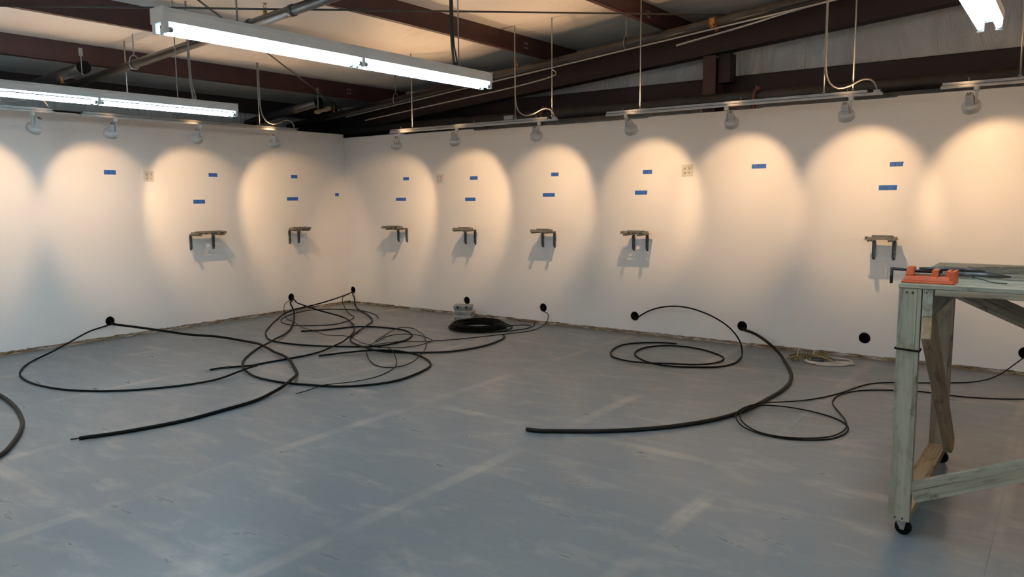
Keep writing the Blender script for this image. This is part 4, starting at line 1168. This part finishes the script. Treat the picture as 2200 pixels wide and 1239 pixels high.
def end_brace(x):
    pl = [(BYF+0.002, 1.0), (BYF+0.002, 0.905), (BYB-0.185, 0.108), (BYB-0.075, 0.108), (BYB-0.075, 0.165), (BYF+0.128, 1.0)]
    L = math.hypot(BYB-0.13-BYF, 0.89); ang = math.atan2(-0.85, BYB-0.12-BYF)
    c_ = Vector((x, (BYF+BYB)/2, 0.55))
    m_ = Matrix.Translation(c_-brel) @ Matrix(((0,0,1,0),(math.cos(ang),-math.sin(ang),0,0),(math.sin(ang),math.cos(ang),0,0),(0,0,0,1)))
    inv = (Matrix.Translation(brel) @ m_).inverted()
    P_ = [inv @ Vector((x, y, z)) for y, z in pl]
    MB().plate([(p.x, p.y) for p in P_], [], 0.038, Matrix.Translation((0, 0, 0.019))).build('end_brace', M['wood_tan'], bench, (0,0,0), 0.002, m_)
end_brace(BX0+0.114)
end_brace(BX1-0.114)
board('front_brace', (BX0+0.090, BYF+0.022, 0.205), (BX0+1.75, BYF+0.022, 0.977), (0,0,1), 0.089, 0.036, M['wood_green'])
board('rear_brace', (BX0+0.02, BYB-0.058, 1.04), (BX0+2.0, BYB-0.058, 0.17), (0,0,1), 0.098, 0.036, M['wood_shaded'])
board('rear_rail', (BX0+0.14, BYB-0.019, 1.085), (BX1-0.14, BYB-0.019, 1.085), (0,0,1), 0.07, 0.036, M['wood_shaded'])
board('benchtop', (BX0-0.002, (BYF+BYB)/2+0.006, 1.131), (BX1+0.002, (BYF+BYB)/2+0.006, 1.131), (0,1,0), BYB-BYF+0.02, 0.019, M['wood_green'])
board('top_edging', (BX0+0.14, BYF+0.0, 1.108), (BX1-0.14, BYF+0.0, 1.108), (0,0,1), 0.025, 0.018, M['wood_shaded'])
for (x, z, r_) in ((BX0+0.032, 1.103, 0.005), (BX0+0.055, 1.102, 0.0055), (BX0+0.03, 0.082, 0.0045), (BX0+0.06, 0.082, 0.0045), (BX0+0.108, 1.105, 0.004)):
    y_ = BYF if x < BX0+0.09 else BYF+0.002
    MB().tube([(x, y_-0.0012, z), (x, y_+0.004, z)], r_, 10).build('screw', M['screw'], bench, tuple(brel))
# drying crack down the front leg
MB().tube([(BX0+0.045, BYF-0.0002, 1.118), (BX0+0.044, BYF-0.0002, 0.98), (BX0+0.046, BYF-0.0002, 0.86), (BX0+0.045, BYF-0.0002, 0.72)], 0.0013, 4).build('crack', M['screw'], lg, (0,0,0), 0, lg.matrix_local.inverted() @ Matrix.Translation(-brel))
MB().tube([(BX0+0.05, BYF-0.0002, 0.33), (BX0+0.047, BYF-0.0002, 0.2), (BX0+0.048, BYF-0.0002, 0.1)], 0.0014, 4).build('crack', M['screw'], lg, (0,0,0), 0, lg.matrix_local.inverted() @ Matrix.Translation(-brel))
for x, y, rz in ((BX0+0.05, BYF+0.03, 1.35), (BX0+0.06, BYB-0.035, 1.15), (BX1-0.05, BYF+0.035, 0.3), (BX1-0.05, BYB-0.035, 0.3)):
    caster(x, y, rz)
# cord tied round the front leg
e_ = 0.004
tag(MB().tube([(BX0-e_, BYF-e_, 0.853), (BX0+0.04, BYF-e_-0.001, 0.851), (BX0+0.089+e_, BYF-e_, 0.848), (BX0+0.089+e_, BYF+0.038+e_, 0.85), (BX0-e_, BYF+0.038+e_, 0.855)], 0.0045, 6, closed=True).build('cord_loop', M['black'], None, (BX0, BYF, 0.85)),
    'black cord tied around the front leg of the workbench', 'cord')

TOPZ = 1.1405
# orange drill press vise
vise = empty('machine_vise', (8.09, -3.80, TOPZ), 'small orange machine vise on the front corner of the workbench', 'vise')
mb = MB()
mb.box((-0.103, -0.085, 0.0), (0.100, 0.065, 0.010))
mb.frustum((-0.002, -0.01, 0.010), (0.192, 0.125), (-0.002, -0.01, 0.030), (0.180, 0.105))
mb.box((0.028, -0.066, 0.01), (0.036, -0.058, 0.032))
mb.build('base', M['orange'], vise, (0,0,0), 0.003)
MB().frustum((-0.078, -0.01, 0.030), (0.034, 0.075), (-0.074, -0.01, 0.068), (0.026, 0.062)).build('screw_block', M['orange'], vise, (0,0,0), 0.003)
MB().box((0.010, -0.052, 0.030), (0.036, 0.04, 0.058)).build('moving_jaw', M['orange'], vise, (0,0,0), 0.002)
MB().box((0.0365, -0.050, 0.034), (0.041, 0.038, 0.060)).build('jaw_plate', M['screw'], vise)
mb = MB(); mb.box((0.064, -0.058, 0.028), (0.090, 0.048, 0.056)); mb.box((0.078, -0.070, 0.006), (0.100, 0.056, 0.056))
mb.build('fixed_jaw', M['orange'], vise, (0,0,0), 0.002)
MB().tube([(-0.158, -0.012, 0.054), (0.012, -0.012, 0.046)], 0.0062, 10).build('lead_screw', M['black_plastic'], vise)
for yy in (-0.035, 0.02):
    MB().tube([(-0.07, yy, 0.038), (0.07, yy, 0.038)], 0.004, 8).build('guide_rod', M['galv'], vise)
MB().tube([(-0.155, -0.012, 0.058), (-0.155, -0.014, -0.012)], 0.0065, 10).build('handle', M['black_plastic'], vise)

# black tubing in a clear bag, zip tie
root = empty('black_tubing', (8.15, -3.52, TOPZ), 'bundle of flat black tubing lying on the workbench behind the orange vise', 'tubing')
for k, (ya, yb, xa, xb, zz, r_) in enumerate(((-0.02, 0.03, -0.14, 0.22, 0.011, 0.011), (0.055, 0.09, -0.19, 0.20, 0.011, 0.011), (0.10, 0.06, -0.08, 0.21, 0.011, 0.010), (0.02, 0.05, -0.15, 0.12, 0.029, 0.009))):
    P2 = spline([(xa, ya, zz), (xa*0.4+xb*0.2, ya*0.6+yb*0.4+0.012, zz+0.004), (xb*0.6, yb-0.01, zz+0.003), (xb, yb, zz-0.002)], 0.03)
    mb = MB(); mb.tube(P2, [r_]*(len(P2)-2)+[r_*0.8, r_*0.25], 10)
    mb.build('tube', M['black_plastic'], root)
root = empty('plastic_bag', (8.3, -3.50, TOPZ), 'crumpled clear plastic bag spread over the black tubing on the workbench', 'bag')
rb2 = random.Random(31); V = []; nx, ny = 34, 20
for i in range(nx):
    for j in range(ny):
        x = -0.16 + 0.68*i/(nx-1); y = -0.10 + 0.34*j/(ny-1) + 0.02*math.sin(9*x)
        inside = math.exp(-((y-0.03)/0.075)**2)*(1 if x < 0.12 else math.exp(-((x-0.12)/0.09)**2))
        edge = min(1, i/3, (nx-1-i)/3, j/3, (ny-1-j)/3)
        z = 0.003 + 0.042*inside*edge + edge*(0.006*abs(math.sin(13*x+5*y)+0.6*math.sin(31*y-7*x)) + 0.004*rb2.random())
        V.append((x, y, z))
F = [(i*ny+j, (i+1)*ny+j, (i+1)*ny+j+1, i*ny+j+1) for i in range(nx-1) for j in range(ny-1)]
mb = MB(); mb.add(V, F, False)
mb.build('bag_film', M['film'], root)
base = (8.25, -3.60, TOPZ)
root = empty('zip_tie', base, 'thin black zip tie lying on the workbench right of the orange vise', 'cable tie')
MB().tube(spline([(8.235, -3.60, TOPZ+0.010), (8.28, -3.655, TOPZ+0.006), (8.325, -3.71, TOPZ+0.002), (8.37, -3.72, TOPZ+0.002)], 0.02), 0.0022, 5).build('strap', M['black_plastic'], root, base)
MB().cbox((8.233, -3.598, TOPZ+0.011), (0.008, 0.01, 0.008)).build('tie_head', M['black_plastic'], root, base)

# conduits feeding the tracks along the rafter
tag(MB().tube(spline([(1.0, -0.5, 2.55), (2.3, -0.5, 2.66), (3.6, -0.5, 2.775), (4.05, -0.6, 2.82), (4.16, -0.85, 2.83)], 0.1), 0.0075, 8).build('conduit', M['galv'], None, (1.0, -0.5, 2.55)),
    'bent thin conduit ending above the track nearest the corner', 'conduit', 'steel conduits along the rafter')
tag(MB().tube(spline([(5.35, -0.46, 2.98), (6.0, -0.46, 3.07), (6.5, -0.46, 3.15), (7.2, -0.46, 3.22), (8.6, -0.46, 3.34)], 0.1), 0.010, 8).build('flexible_conduit', M['galv'], None, (5.35, -0.46, 2.98)),
    'flexible metal conduit below the sprinkler pipe at the upper right', 'conduit', 'steel conduits along the rafter')
# torn tan pipe insulation in the dark corner
rt = random.Random(2)
P2 = spline([(0.28, -0.72, 2.69), (0.38, -0.71, 2.70), (0.50, -0.71, 2.715), (0.56, -0.70, 2.72)], 0.02)
mb = MB(); mb.tube([(p.x, p.y+rt.uniform(-.003,.003), p.z+rt.uniform(-.003,.003)) for p in P2], [0.026+0.006*math.sin(i_*0.7)+rt.uniform(-.002,.002) for i_ in range(len(P2))], 10)
tag(mb.build('torn_insulation', M['tan_insulation'], None, (0.28, -0.72, 2.69)), 'torn tan insulation lump on the pipe in the dark ceiling corner', 'insulation')
